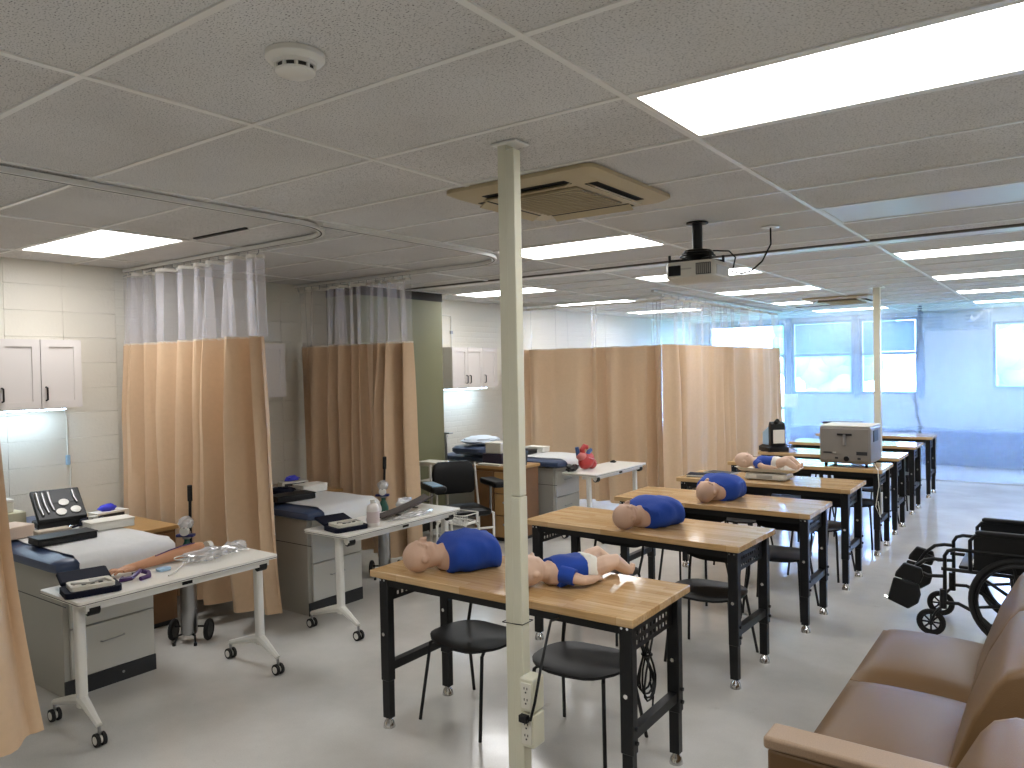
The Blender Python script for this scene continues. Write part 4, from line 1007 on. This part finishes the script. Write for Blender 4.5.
# ================================================================== OXYGEN CYLINDERS
def oxygen(x, y, label, strap=True):
    t = thing('oxygen_cylinder', label, 'gas cylinder', (x, y, 0), .62, 'oxygen cylinders on wheeled carts')
    MB().lathe([(.05, .06), (.055, .07), (.055, .48)], 20).build('sleeve', M_STEEL, t, True)
    MB().lathe([(.05, .48), (.05, .60), (.045, .65), (.03, .69), (.018, .71), (.018, .73)], 20).build('cylinder', M_O2, t, True)
    MB().box(-.025, .025, -.02, .02, .73, .78).build('valve', M_STEEL, t, bevel=.005)
    MB().lathe([(.0, -.012), (.032, -.012), (.032, .012), (0, .012)], 16, (0, -.035, .79), Matrix.Rotation(PI/2, 3, 'X')).build('gauge', M_WMET, t, True)
    MB().box(-.07, .055, -.025, .025, .745, .765).build('regulator', mat('regulator_blue', '#2c2f66', .4), t, bevel=.006)
    MB().tube([(0, .06, .09), (0, .06, .85), (.01, .045, 1.02)], .011, 8).build('handle_tube', M_BLACK, t, True)
    MB().tube([(.008, .048, .99), (.014, .035, 1.1)], .017, 10).build('grip', M_RUB, t, True)
    crumple((.0, -.01, .80), (.05, .05, .045), x*3, 16, 8, .4).build('mask_bag', M_BAG, t, True)
    MB().tube([(-.12, .03, .10), (.12, .03, .10)], .007, 8).build('axle', M_BLACK, t, True)
    for s_ in (-1, 1):
        w_ = MB().torus((s_*.125, .03, .078), .06, .016, 'X', 24, 8).build('wheel', M_RUB, t, True)
        MB().cyl((s_*.125-.012, .03, .078), (s_*.125+.012, .03, .078), .05, n=16).build('hub', M_BLACK, w_, True)
        MB().tube([(0, 0, .07), (s_*.06, -.05, .06), (s_*.075, -.08, .008)], .008, 8).build('front_foot', M_BLACK, t, True)
        MB().lathe([(.012, .0), (.012, .02)], 10, (s_*.075, -.08, 0)).build('rubber_tip', M_RUB, t, True)
    return t
oxygen(-5.02, 2.98, 'green oxygen cylinder on wheeled cart in front of the first curtain')
oxygen(-5.05, 4.92, 'oxygen cylinder cart behind the white bottle, before the second curtain')

# ================================================================== THINGS ON EXAM TABLE 1 AND ITS DESK
EZ = .8595
def simple_box(name, label, cat, c, d, m, rz=0, lid=None, group=None):
    t = thing(name, label, cat, (c[0], c[1], c[2]), rz, group)
    MB().box(-d[0]/2, d[0]/2, -d[1]/2, d[1]/2, 0, d[2]*(.8 if lid else 1)).build('body', m, t, bevel=min(.006, d[2]*.2), seg=2)
    if lid: MB().box(-d[0]/2-.003, d[0]/2+.003, -d[1]/2-.003, d[1]/2+.003, d[2]*.8+.0005, d[2]).build('lid', lid, t, bevel=.003)
    return t
simple_box('black_case', 'flat black closed case on the left exam table', 'case', (-5.10, 2.20, EZ), (.17, .34, .045), M_BLACK, -.05, M_BLK2)
dg = thing('diagnostic_set', 'open black diagnostic set case showing silver instruments, left exam table', 'instrument case', (-5.66, 2.42, EZ), -.2)
MB().box(-.10, .10, -.15, .15, 0, .04).build('case_base', M_BLACK, dg, bevel=.008)
TL = TR(-.02, 0, .135) @ Matrix.Rotation(.62, 4, 'Y')
ld = MB().cbox((0, 0, 0), (.30, .30, .035), TL).build('case_lid', M_BLACK, dg, bevel=.008)
MB().cbox((-.07, .03, .0185), (.13, .18, .004), TL).build('foam_insert', M_CHARC, dg)
for k, (y, r, l) in enumerate(((-.12, .012, .22), (-.085, .010, .20), (-.05, .012, .18), (.1, .010, .12))):
    MB().tube([(-.11, y, .024), (-.11+l*.6, y, .026), (-.11+l, y+.01, .024)], [r, r*.8, r*.6], 10).build('instrument', M_STEEL, dg, True, xf=TL)
for x, y in ((.0, .03), (.09, .0), (.08, .09)): MB().lathe([(.0, 0), (.03, 0), (.032, .008), (.0, .012)], 18, (x, y, .018)).build('ear_tip_tray', M_WMET, dg, True, xf=TL)
st = thing('stethoscope', 'navy coiled cuff and stethoscope beside the diagnostic set', 'stethoscope', (-5.44, 2.42, EZ))
MB().torus((0, .12, .03), .06, .022, 'Z', 26, 8).build('cuff', M_NAVYC, st, True)
MB().tube([(.04, .10, .05), (.07, .03, .03), (.03, -.04, .015), (-.02, -.06, .012), (-.03, -.03, .012)], .007, 6).build('tube', M_NAVYC, st, True)
MB().lathe([(0, 0), (.022, 0), (.022, .012), (.012, .018), (0, .018)], 16, (-.02, -.01, .003)).build('chest_piece', M_CHROME, st, True)
MB().lathe([(0, 0), (.03, 0), (.03, .02), (0, .022)], 18, (.01, .12, .045)).build('dial', M_WMET, st, True)
simple_box('supply_box', 'upper cream carton on the left exam table by the curtain edge', 'box', (-5.98, 2.10, EZ+.1005), (.2, .24, .09), M_OFFW, .05, M_WMET)
simple_box('supply_box', 'lower cream carton under another on left exam table', 'box', (-5.96, 2.13, EZ), (.26, .30, .1), mat('carton_cream', '#c9c2a4', .7), .02)
simple_box('pink_pack', 'pinkish paper pack at the left exam table edge', 'pack', (-5.50, 2.05, EZ), (.2, .2, .08), mat('pack_pink', '#cdb9a8', .7), .2)
simple_box('white_tray', 'white open tray of supplies behind the black case', 'tray', (-5.26, 2.56, EZ), (.15, .28, .06), M_WMET, -.1, M_DIAP)
simple_box('small_carton', 'small tan carton behind the flat black case', 'box', (-5.29, 2.22, EZ), (.09, .2, .05), mat('carton_tan', '#b8aa98', .7), -.1)
def glove_box(c, rz, label):
    t = thing('glove_box', label, 'glove box', c, rz, 'boxes with blue gloves')
    MB().box(-.065, .065, -.13, .13, 0, .075).build('carton', M_DIAP, t, bevel=.002, seg=1); MB().box(.0652, .067, -.11, .09, .015, .06).build('print_panel', M_CHARC, t)
    crumple((0, -.01, .07), (.035, .07, .028), c[1], 16, 8, .5).build('glove', M_BLUEGL, t, True)
glove_box((-6.12, 2.98, .751), .1, 'glove box with blue gloves on desk beside left exam table')
glove_box((-6.15, 4.78, .751), -.3, 'glove box with blue gloves on desk behind second exam table')
# exam table 2 things
simple_box('black_case', 'black closed case on the second exam table', 'case', (-5.08, 3.93, EZ), (.17, .34, .05), M_BLACK, -.15, M_BLK2)
simple_box('white_tray', 'white tray of supplies on the second exam table', 'tray', (-5.30, 4.30, EZ), (.16, .24, .065), M_WMET, -.1, M_DIAP)
st2 = thing('pressure_cuff', 'navy pressure cuff with chrome bulb on second exam table', 'pressure cuff', (-5.32, 4.02, EZ))
MB().torus((0, 0, .035), .08, .03, 'Z', 24, 8).build('cuff', M_NAVYC, st2, True); MB().ell((.1, .08, .028), (.03, .04, .025), 14, 8).build('bulb', M_STEEL, st2, True)
MB().tube([(.06, .02, .06), (.1, .05, .06), (.1, .07, .04)], .006, 6).build('hose', M_BLK2, st2, True)
pl2 = thing('paper_pile', 'loose white papers on the head end of second exam table', 'paper', (-5.62, 4.12, EZ))
for k in range(3): MB().box(-.11, .11, -.15, .15, .003*k, .003*k+.002).build('paper', M_DIAP, pl2, xf=RZ(.2*k))
# exam table 3 things
nv = thing('raised_cushion', 'navy raised head cushion on the farthest exam table', 'cushion', (-5.85, 7.35, EZ+.004))
MB().loft([[(p[0], p[1], z) for p in rbox_rings(w, d, .08)] for w, d, z in ((.44, .5, 0), (.5, .56, .03), (.5, .56, .07), (.44, .5, .095))]).build('cushion', M_NAVY, nv, True)
plw = thing('pillow', 'pale blue-white pillow on the navy cushion of farthest exam table', 'pillow', (-5.83, 7.35, EZ+.102))
crumple((0, 0, 0), (.22, .25, .055), 21, 24, 12, .2).build('cushion', mat('pillow_white', '#cfdae6', .8), plw, True)
simple_box('equipment_box', 'cream equipment box beside the pillow, left of near pole', 'box', (-5.22, 6.90, .94), (.2, .24, .12), M_OFFW, .1, M_DIAP)
simple_box('purple_box', 'black and purple box on the wooden cabinet under a cream box', 'box', (-5.21, 6.90, .821), (.26, .3, .118), mat('box_purple', '#2b2438', .5), .05)
simple_box('papers_stack', 'stack of papers on the front edge of wooden cabinet', 'paper', (-5.16, 6.67, .821), (.3, .08, .02), M_OFFW, 0)
db = thing('dark_bin', 'small dark grey bin on the wooden cabinet right of the pole', 'bin', (-4.90, 6.84, .821))
MB().loft([[(p[0], p[1], z) for p in rbox_rings(w, d, .02)] for w, d, z in ((.12, .16, 0), (.15, .2, .17), (.135, .185, .17), (.11, .15, .01))]).build('bucket', M_CHARC, db, True)
MB().box(-.06, .02, .0, .06, .012, .2).build('contents', M_BLK2, db)
simple_box('black_case', 'flat black case on the farthest exam table', 'case', (-5.35, 7.55, EZ), (.3, .2, .05), M_BLACK, 0, M_BLK2)
simple_box('white_tray', 'white carton on the farthest exam table beside the flat black case', 'box', (-5.30, 7.80, EZ), (.26, .16, .065), M_WMET, 0, M_DIAP)
bg_ = thing('black_bag', 'crumpled black cloth bag beside the heart model on its table', 'bag', (-4.43, 7.2, TZ))
crumple((-4.43, 7.20, TZ), (.05, .10, .04), 31, 20, 10, .5).build('cloth', M_BLACK, bg_, True, w=True)

# ================================================================== PHLEBOTOMY CHAIR, STAND, WIRE CART
ph = thing('blood_draw_chair', 'black padded blood draw chair with armrests left of the pole', 'medical chair', (-5.12, 6.12, 0), 1.05)
MB().loft([[(p[0], p[1], z) for p in rbox_rings(w, d, .06)] for w, d, z in ((.46, .44, .38), (.5, .48, .395), (.5, .48, .435), (.45, .43, .45))]).build('seat', M_BLK2, ph, True)
rings = []
for k, (z, w, th) in enumerate(((.56, .40, .03), (.59, .47, .05), (.78, .48, .055), (.87, .44, .05), (.90, .34, .03))):
    rings.append([(p[0], .24+.10*(z-.6)+p[1], z) for p in rbox_rings(w, th, th*.45)])
MB().loft(rings).build('backrest', M_BLK2, ph, True)
for sx in (-1, 1):
    MB().tube([(sx*.27, -.2, .0), (sx*.27, -.2, .40), (sx*.27, .22, .40), (sx*.27, .22, .0)], .014, 8).build('leg_frame', M_WMET, ph, True)
    MB().tube([(sx*.27, .22, .4), (sx*.25, .27, .88)], .012, 8).build('back_post', M_WMET, ph, True)
    ar = MB().loft([[(p[0]+sx*.34, p[1]-.06, z) for p in rbox_rings(w, d, .04)] for w, d, z in ((.15, .44, .665), (.17, .46, .68), (.17, .46, .71), (.15, .44, .722))]).build('armrest', M_BLK2, ph, True)
    MB().cyl((sx*.33, .02, .38), (sx*.33, .02, .665), .014, n=10).build('arm_post', M_STEEL, ph, True)
MB().box(-.40, -.29, -.24, .08, .7225, .73).build('arm_cover', M_BLUEW, ph)
MB().tube([(-.27, -.2, .25), (.27, -.2, .25)], .012, 8).build('cross_bar', M_WMET, ph, True)
isd = thing('pole_stand', 'grey metal pole stand with flat top before the far cabinet', 'stand', (-6.2, 7.12, 0))
for k in range(4):
    a = PI/4+PI/2*k; MB().tube([(0, 0, .1), (.2*math.cos(a), .2*math.sin(a), .03)], .013, 8).build('foot', M_STEEL, isd, True)
    MB().ell((.2*math.cos(a), .2*math.sin(a), .022), (.022, .022, .022), 10, 6).build('caster', M_RUB, isd, True)
MB().cyl((0, 0, .08), (0, 0, 1.10), .018, n=12).build('pole', M_STEEL, isd, True)
MB().box(-.07, .09, -.04, .04, 1.10, 1.118).build('top_plate', M_STEEL, isd, bevel=.004); MB().cyl((.0, 0, 1.06), (0, 0, 1.1), .03, .022, 12).build('collar', M_STEEL, isd, True)
wk_ = thing('white_cart', 'white metal cart with pale top beside the black padded chair', 'cart', (-5.86, 6.50, 0))
MB().box(-.15, .15, -.11, .11, .80, .85).build('top_tray', M_OFFW, wk_, bevel=.006)
for sx in (-1, 1):
    for sy in (-1, 1):
        MB().cyl((sx*.13, sy*.09, .04), (sx*.13, sy*.09, .80), .012, n=8).build('leg', M_WMET, wk_, True); MB().ell((sx*.13, sy*.09, .025), (.025, .018, .025), 10, 8).build('caster', M_RUB, wk_, True)
for z in (.22, .62): MB().box(-.13, .13, -.09, .09, z, z+.012).build('shelf', M_WMET, wk_)
MB().tube([(.13, -.09, .62), (.2, -.16, .62), (.2, -.16, .64), (.13, -.09, .64)], .007, 6).build('side_handle', M_WMET, wk_, True)
wc = thing('wire_basket', 'white wire basket stand behind the second white table', 'wire basket', (-4.45, 5.25, 0))
for z in (.52, .60): MB().tube([(p[0], p[1], z) for p in rbox_rings(.34, .24, .05)], .005, 6, closed=True).build('rim', M_WMET, wc, True)
for k, p in enumerate(rbox_rings(.34, .24, .05, 5)): MB().cyl((p[0], p[1], .52), (p[0], p[1], .60), .003, n=6).build('wire', M_WMET, wc)
for k in range(9): MB().cyl((-.16+.04*k, -.115, .52), (-.16+.04*k, .115, .52), .003, n=6).build('wire', M_WMET, wc)
for sx in (-1, 1): MB().tube([(sx*.16, -.1, 0), (sx*.16, -.1, .48), (sx*.15, -.06, .52), (sx*.15, .06, .52), (sx*.16, .1, .48), (sx*.16, .1, 0)], .011, 8).build('leg_frame', M_WMET, wc, True)

# ================================================================== SOFA
def puff(x0, x1, y0, y1, z0, z1, bul=.03, r=.05):
    w, d = x1-x0, y1-y0; cx, cy = (x0+x1)/2, (y0+y1)/2; n = 14; V = []; F = []
    for i in range(n+1):
        for j in range(n+1):
            u = -1+2*i/n; v = -1+2*j/n; e = (1-abs(u)**5)*(1-abs(v)**5)
            V.append((cx+u*w/2, cy+v*d/2, z1-r*(1-max(e, 0)**.5)+bul*(1-u*u)*(1-v*v)))
    k = len(V)
    for i in range(n+1):
        for j in range(n+1):
            u = -1+2*i/n; v = -1+2*j/n; V.append((cx+u*w/2, cy+v*d/2, z0))
    for i in range(n):
        for j in range(n):
            a = i*(n+1)+j; F += [(a, a+n+1, a+n+2, a+1), (k+a, k+a+1, k+a+n+2, k+a+n+1)]
    for i in range(n):
        for j in (0, n): a = i*(n+1)+j; F.append((a, k+a, k+a+n+1, a+n+1))
        for j in (0, n): a = j*(n+1)+i; F.append((a, a+1, k+a+1, k+a))
    return MB().add(V, F)
def back_prof(x=0.0):
    return [(-.37, .30), (-.345, .45), (-.27, .66), (-.20, .80), (-.165, .845), (-.11, .868), (-.05, .865), (.0, .84), (.03, .78), (.02, .6), (-.02, .30)]
def back_cushion(y0, y1):
    rings = []; base = back_prof(); cx = -.15; cz = .58
    for t_, s_ in ((0, .90), (.008, .955), (.025, .985), (.06, 1), (.5, 1.012), (.94, 1), (.975, .985), (.992, .955), (1, .90)):
        rings.append([(cx+(p[0]-cx)*s_, y0+(y1-y0)*t_, cz+(p[1]-cz)*s_) for p in base])
    return MB().loft(rings)
def refine(o, lv=2):
    md = o.modifiers.new('sub', 'SUBSURF'); md.levels = lv; md.render_levels = lv
def arm_panel(t, y0, y1, x0=-.845, x1=-.03, z=.60):
    a = MB().box(x0, x1, y0, y1, .02, z-.045).build('arm', M_LEATH, t, w=True, bevel=.012)
    MB().box(x0-.012, x1, y0-.008, y1+.008, z-.044, z).build('arm_cap', M_SPECK, a, bevel=.012, seg=3, xf=TR(*(-t.location)))
so = thing('sofa', 'brown vinyl two-seat sofa at lower right of picture', 'sofa', (-.35, 3.65, 0))
MB().box(-.80, .0, 2.75, 4.58, .06, .30).build('base', M_LEATH, so, w=True, bevel=.015)
for a, b_ in ((2.745, 3.785), (3.79, 4.60)):
    puff(-.83, -.28, a, b_, .295, .445, .03, .045).build('seat_cushion', M_LEATH, so, True, w=True)
for a, b_ in ((2.98, 3.785), (3.79, 4.58)):
    o = back_cushion(a, b_).build('back_cushion', M_LEATH, so, True, w=True)
MB().box(-.02, .05, 2.76, 4.52, .05, .72).build('back_panel', M_LEATH, so, w=True, bevel=.01)
arm_panel(so, 2.62, 2.735)
for x in (-.76, -.05):
    for y in (2.85, 4.48): MB().cyl((x, y, 0), (x, y, .062), .025, n=12).build('foot', M_BLACK, so, True, w=True)
so2 = thing('armchair', 'brown vinyl armchair back rounding off the lower right corner', 'armchair', (-.35, 2.25, 0))
MB().box(-.80, .0, 1.86, 2.585, .06, .30).build('base', M_LEATH, so2, w=True, bevel=.015)
puff(-.83, -.28, 1.86, 2.585, .295, .43, .03, .045).build('seat_cushion', M_LEATH, so2, True, w=True)
back_cushion(1.88, 2.60).build('back_cushion', M_LEATH, so2, True, w=True, xf=TR(-.01, 0, 0))
arm_panel(so2, 1.69, 1.845)
for x in (-.76, -.05):
    for y in (1.92, 2.52): MB().cyl((x, y, 0), (x, y, .062), .025, n=12).build('foot', M_BLACK, so2, True, w=True)

# ================================================================== WHEELCHAIR (faces -X)
wh = thing('wheelchair', 'black folding wheelchair with raised leg rests behind the sofa', 'wheelchair', (-.35, 6.15, 0))
YN, YF = 5.90, 6.40
def wt(*pts, r=.0125, y=0): return MB().tube([(p[0], y, p[1]) if len(p) == 2 else p for p in pts], r, 10)
for y, s_ in ((YN, -1), (YF, 1)):
    yw = y+s_*.06; cx, cz, R = -.235, .305, .285
    w_ = MB().torus((cx, yw, cz), R, .02, 'Y', 44, 10).build('rear_wheel', M_RUB, wh, True, w=True)
    MB().torus((cx, yw, cz), R-.028, .012, 'Y', 40, 8).build('rim', M_BLACK, w_, True, xf=TR(*(-wh.location)))
    MB().torus((cx, yw+s_*.035, cz), R-.03, .008, 'Y', 40, 8).build('hand_rim', M_BLACK, w_, True, xf=TR(*(-wh.location)))
    MB().cyl((cx, yw-.03, cz), (cx, yw+.03, cz), .035, n=16).build('hub', M_BLACK, w_, True, xf=TR(*(-wh.location)))
    for k in range(8):
        a = 2*PI*k/8+.2; MB().tube([(cx+.03*math.cos(a), yw, cz+.03*math.sin(a)), (cx+(R-.03)*math.cos(a), yw, cz+(R-.03)*math.sin(a))], [.014, .009], 6).build('spoke', M_BLACK, w_, True, xf=TR(*(-wh.location)))
    # caster
    kx = -.765; kz = .092
    c_ = MB().torus((kx, y-s_*.0, kz), .076, .015, 'Y', 28, 8).build('caster_wheel', M_RUB, wh, True, w=True)
    MB().torus((kx, y, kz), (.060), .008, 'Y', 24, 6).build('rim', M_BLACK, c_, True, xf=TR(*(-wh.location)))
    MB().cyl((kx, y-.025, kz), (kx, y+.025, kz), .017, n=12).build('hub', M_BLACK, c_, True, xf=TR(*(-wh.location)))
    for k in range(8):
        a = 2*PI*k/8; MB().tube([(kx+.012*math.cos(a), y, kz+.012*math.sin(a)), (kx+.062*math.cos(a), y, kz+.062*math.sin(a))], .0065, 6).build('spoke', M_BLACK, c_, True, xf=TR(*(-wh.location)))
    for q in (-.028, .028): MB().tube([(kx, y+q, kz), (kx+.03, y+q, .17), (kx+.07, y, .215)], .009, 6).build('caster_fork', M_BLACK, wh, True, w=True)
    MB().cyl((kx+.075, y, .20), (kx+.075, y, .33), .022, n=12).build('caster_stem', M_BLACK, wh, True, w=True)
    # side frame
    wt((-.68, .2), (-.68, .56), (-.66, .595), (-.62, .61), (-.16, .61), y=y).build('frame_tube', M_BLACK, wh, True, w=True)
    wt((-.68, .24), (-.60, .245), (-.5, .20), (-.42, .13), (-.3, .11), (.06, .11), y=y).build('lower_tube', M_BLACK, wh, True, w=True)
    wt((-.70, .47), (-.3, .47), (.08, .47), y=y).build('seat_tube', M_BLACK, wh, True, w=True)
    wt((.06, .1), (.08, .9), (.12, .94), (.22, .95), y=y).build('back_tube', M_BLACK, wh, True, w=True)
    MB().tube([(.13, y, .942), (.23, y, .95)], .018, 10).build('push_grip', M_RUB, wh, True, w=True)
    wt((-.53, .47), (-.53, .68), (-.50, .715), (-.46, .725), (.03, .725), (.07, .70), y=y).build('arm_frame', M_BLACK, wh, True, w=True)
    MB().loft([[(x, y+p[0], .738+p[1]) for p in rbox_rings(w, h_, h_*.45)] for x, w, h_ in ((-.50, .03, .015), (-.485, .055, .03), (.0, .055, .03), (.02, .03, .015))]).build('arm_pad', M_RUB, wh, True, w=True)
    MB().box(-.51, .05, y-.004, y+.004, .49, .72).build('side_panel', M_BLACK, wh, w=True)
    # elevating leg rest
    wt((-.68, .53), (-.74, .53), (-.80, .515), (-.86, .46), (-.98, .26), y=y).build('leg_rest_tube', M_BLACK, wh, True, w=True)
    wt((-.68, .42), (-.78, .41), (-.86, .44), y=y).build('leg_rest_tube', M_BLACK, wh, True, w=True)
    ya, yb = (y-.05, y-.015) if s_ < 0 else (y+.015, y+.05)
    MB().prism([(-.925, .49), (-.815, .465), (-.805, .41), (-.825, .355), (-.985, .385), (-.975, .42)], ya, yb, 'Y').build('calf_pad', M_BLACK, wh, w=True, bevel=.01, seg=2)
    MB().prism([(-.99, .38), (-.83, .35), (-.82, .28), (-.835, .22), (-.90, .17), (-1.03, .22), (-1.01, .30)], ya-.004, yb-.012, 'Y').build('foot_plate', M_BLACK, wh, w=True, bevel=.01, seg=2)
    MB().tube([(-1.01, y-.02, .215), (-1.055, y-.02, .23)], .011, 8).build('plate_tip', M_CHROME, wh, True, w=True)
MB().box(-.60, .05, YN+.014, YF-.014, .478, .50).build('seat', M_BLK2, wh, w=True, bevel=.008)
MB().box(.055, .08, YN+.014, YF-.014, .52, .92).build('backrest', M_BLK2, wh, w=True, bevel=.008)
for a, b_ in ((YN, YF), (YF, YN)): MB().tube([(-.3, a, .13), (-.3, b_, .46)], .012, 8).build('cross_brace', M_BLACK, wh, True, w=True)
MB().cyl((-.235, YN-.05, .305), (-.235, YF+.05, .305), .012, n=8).build('axle', M_STEEL, wh, True, w=True)
pp = thing('folded_paper', 'folded white paper lying on the wheelchair seat', 'paper', (-.42, 6.15, .501))
MB().box(-.11, .11, -.16, .16, 0, .012).build('sheet', M_DIAP, pp, bevel=.002); MB().box(-.10, .09, -.15, .13, .0125, .022).build('sheet', M_BLUEW, pp, bevel=.002)
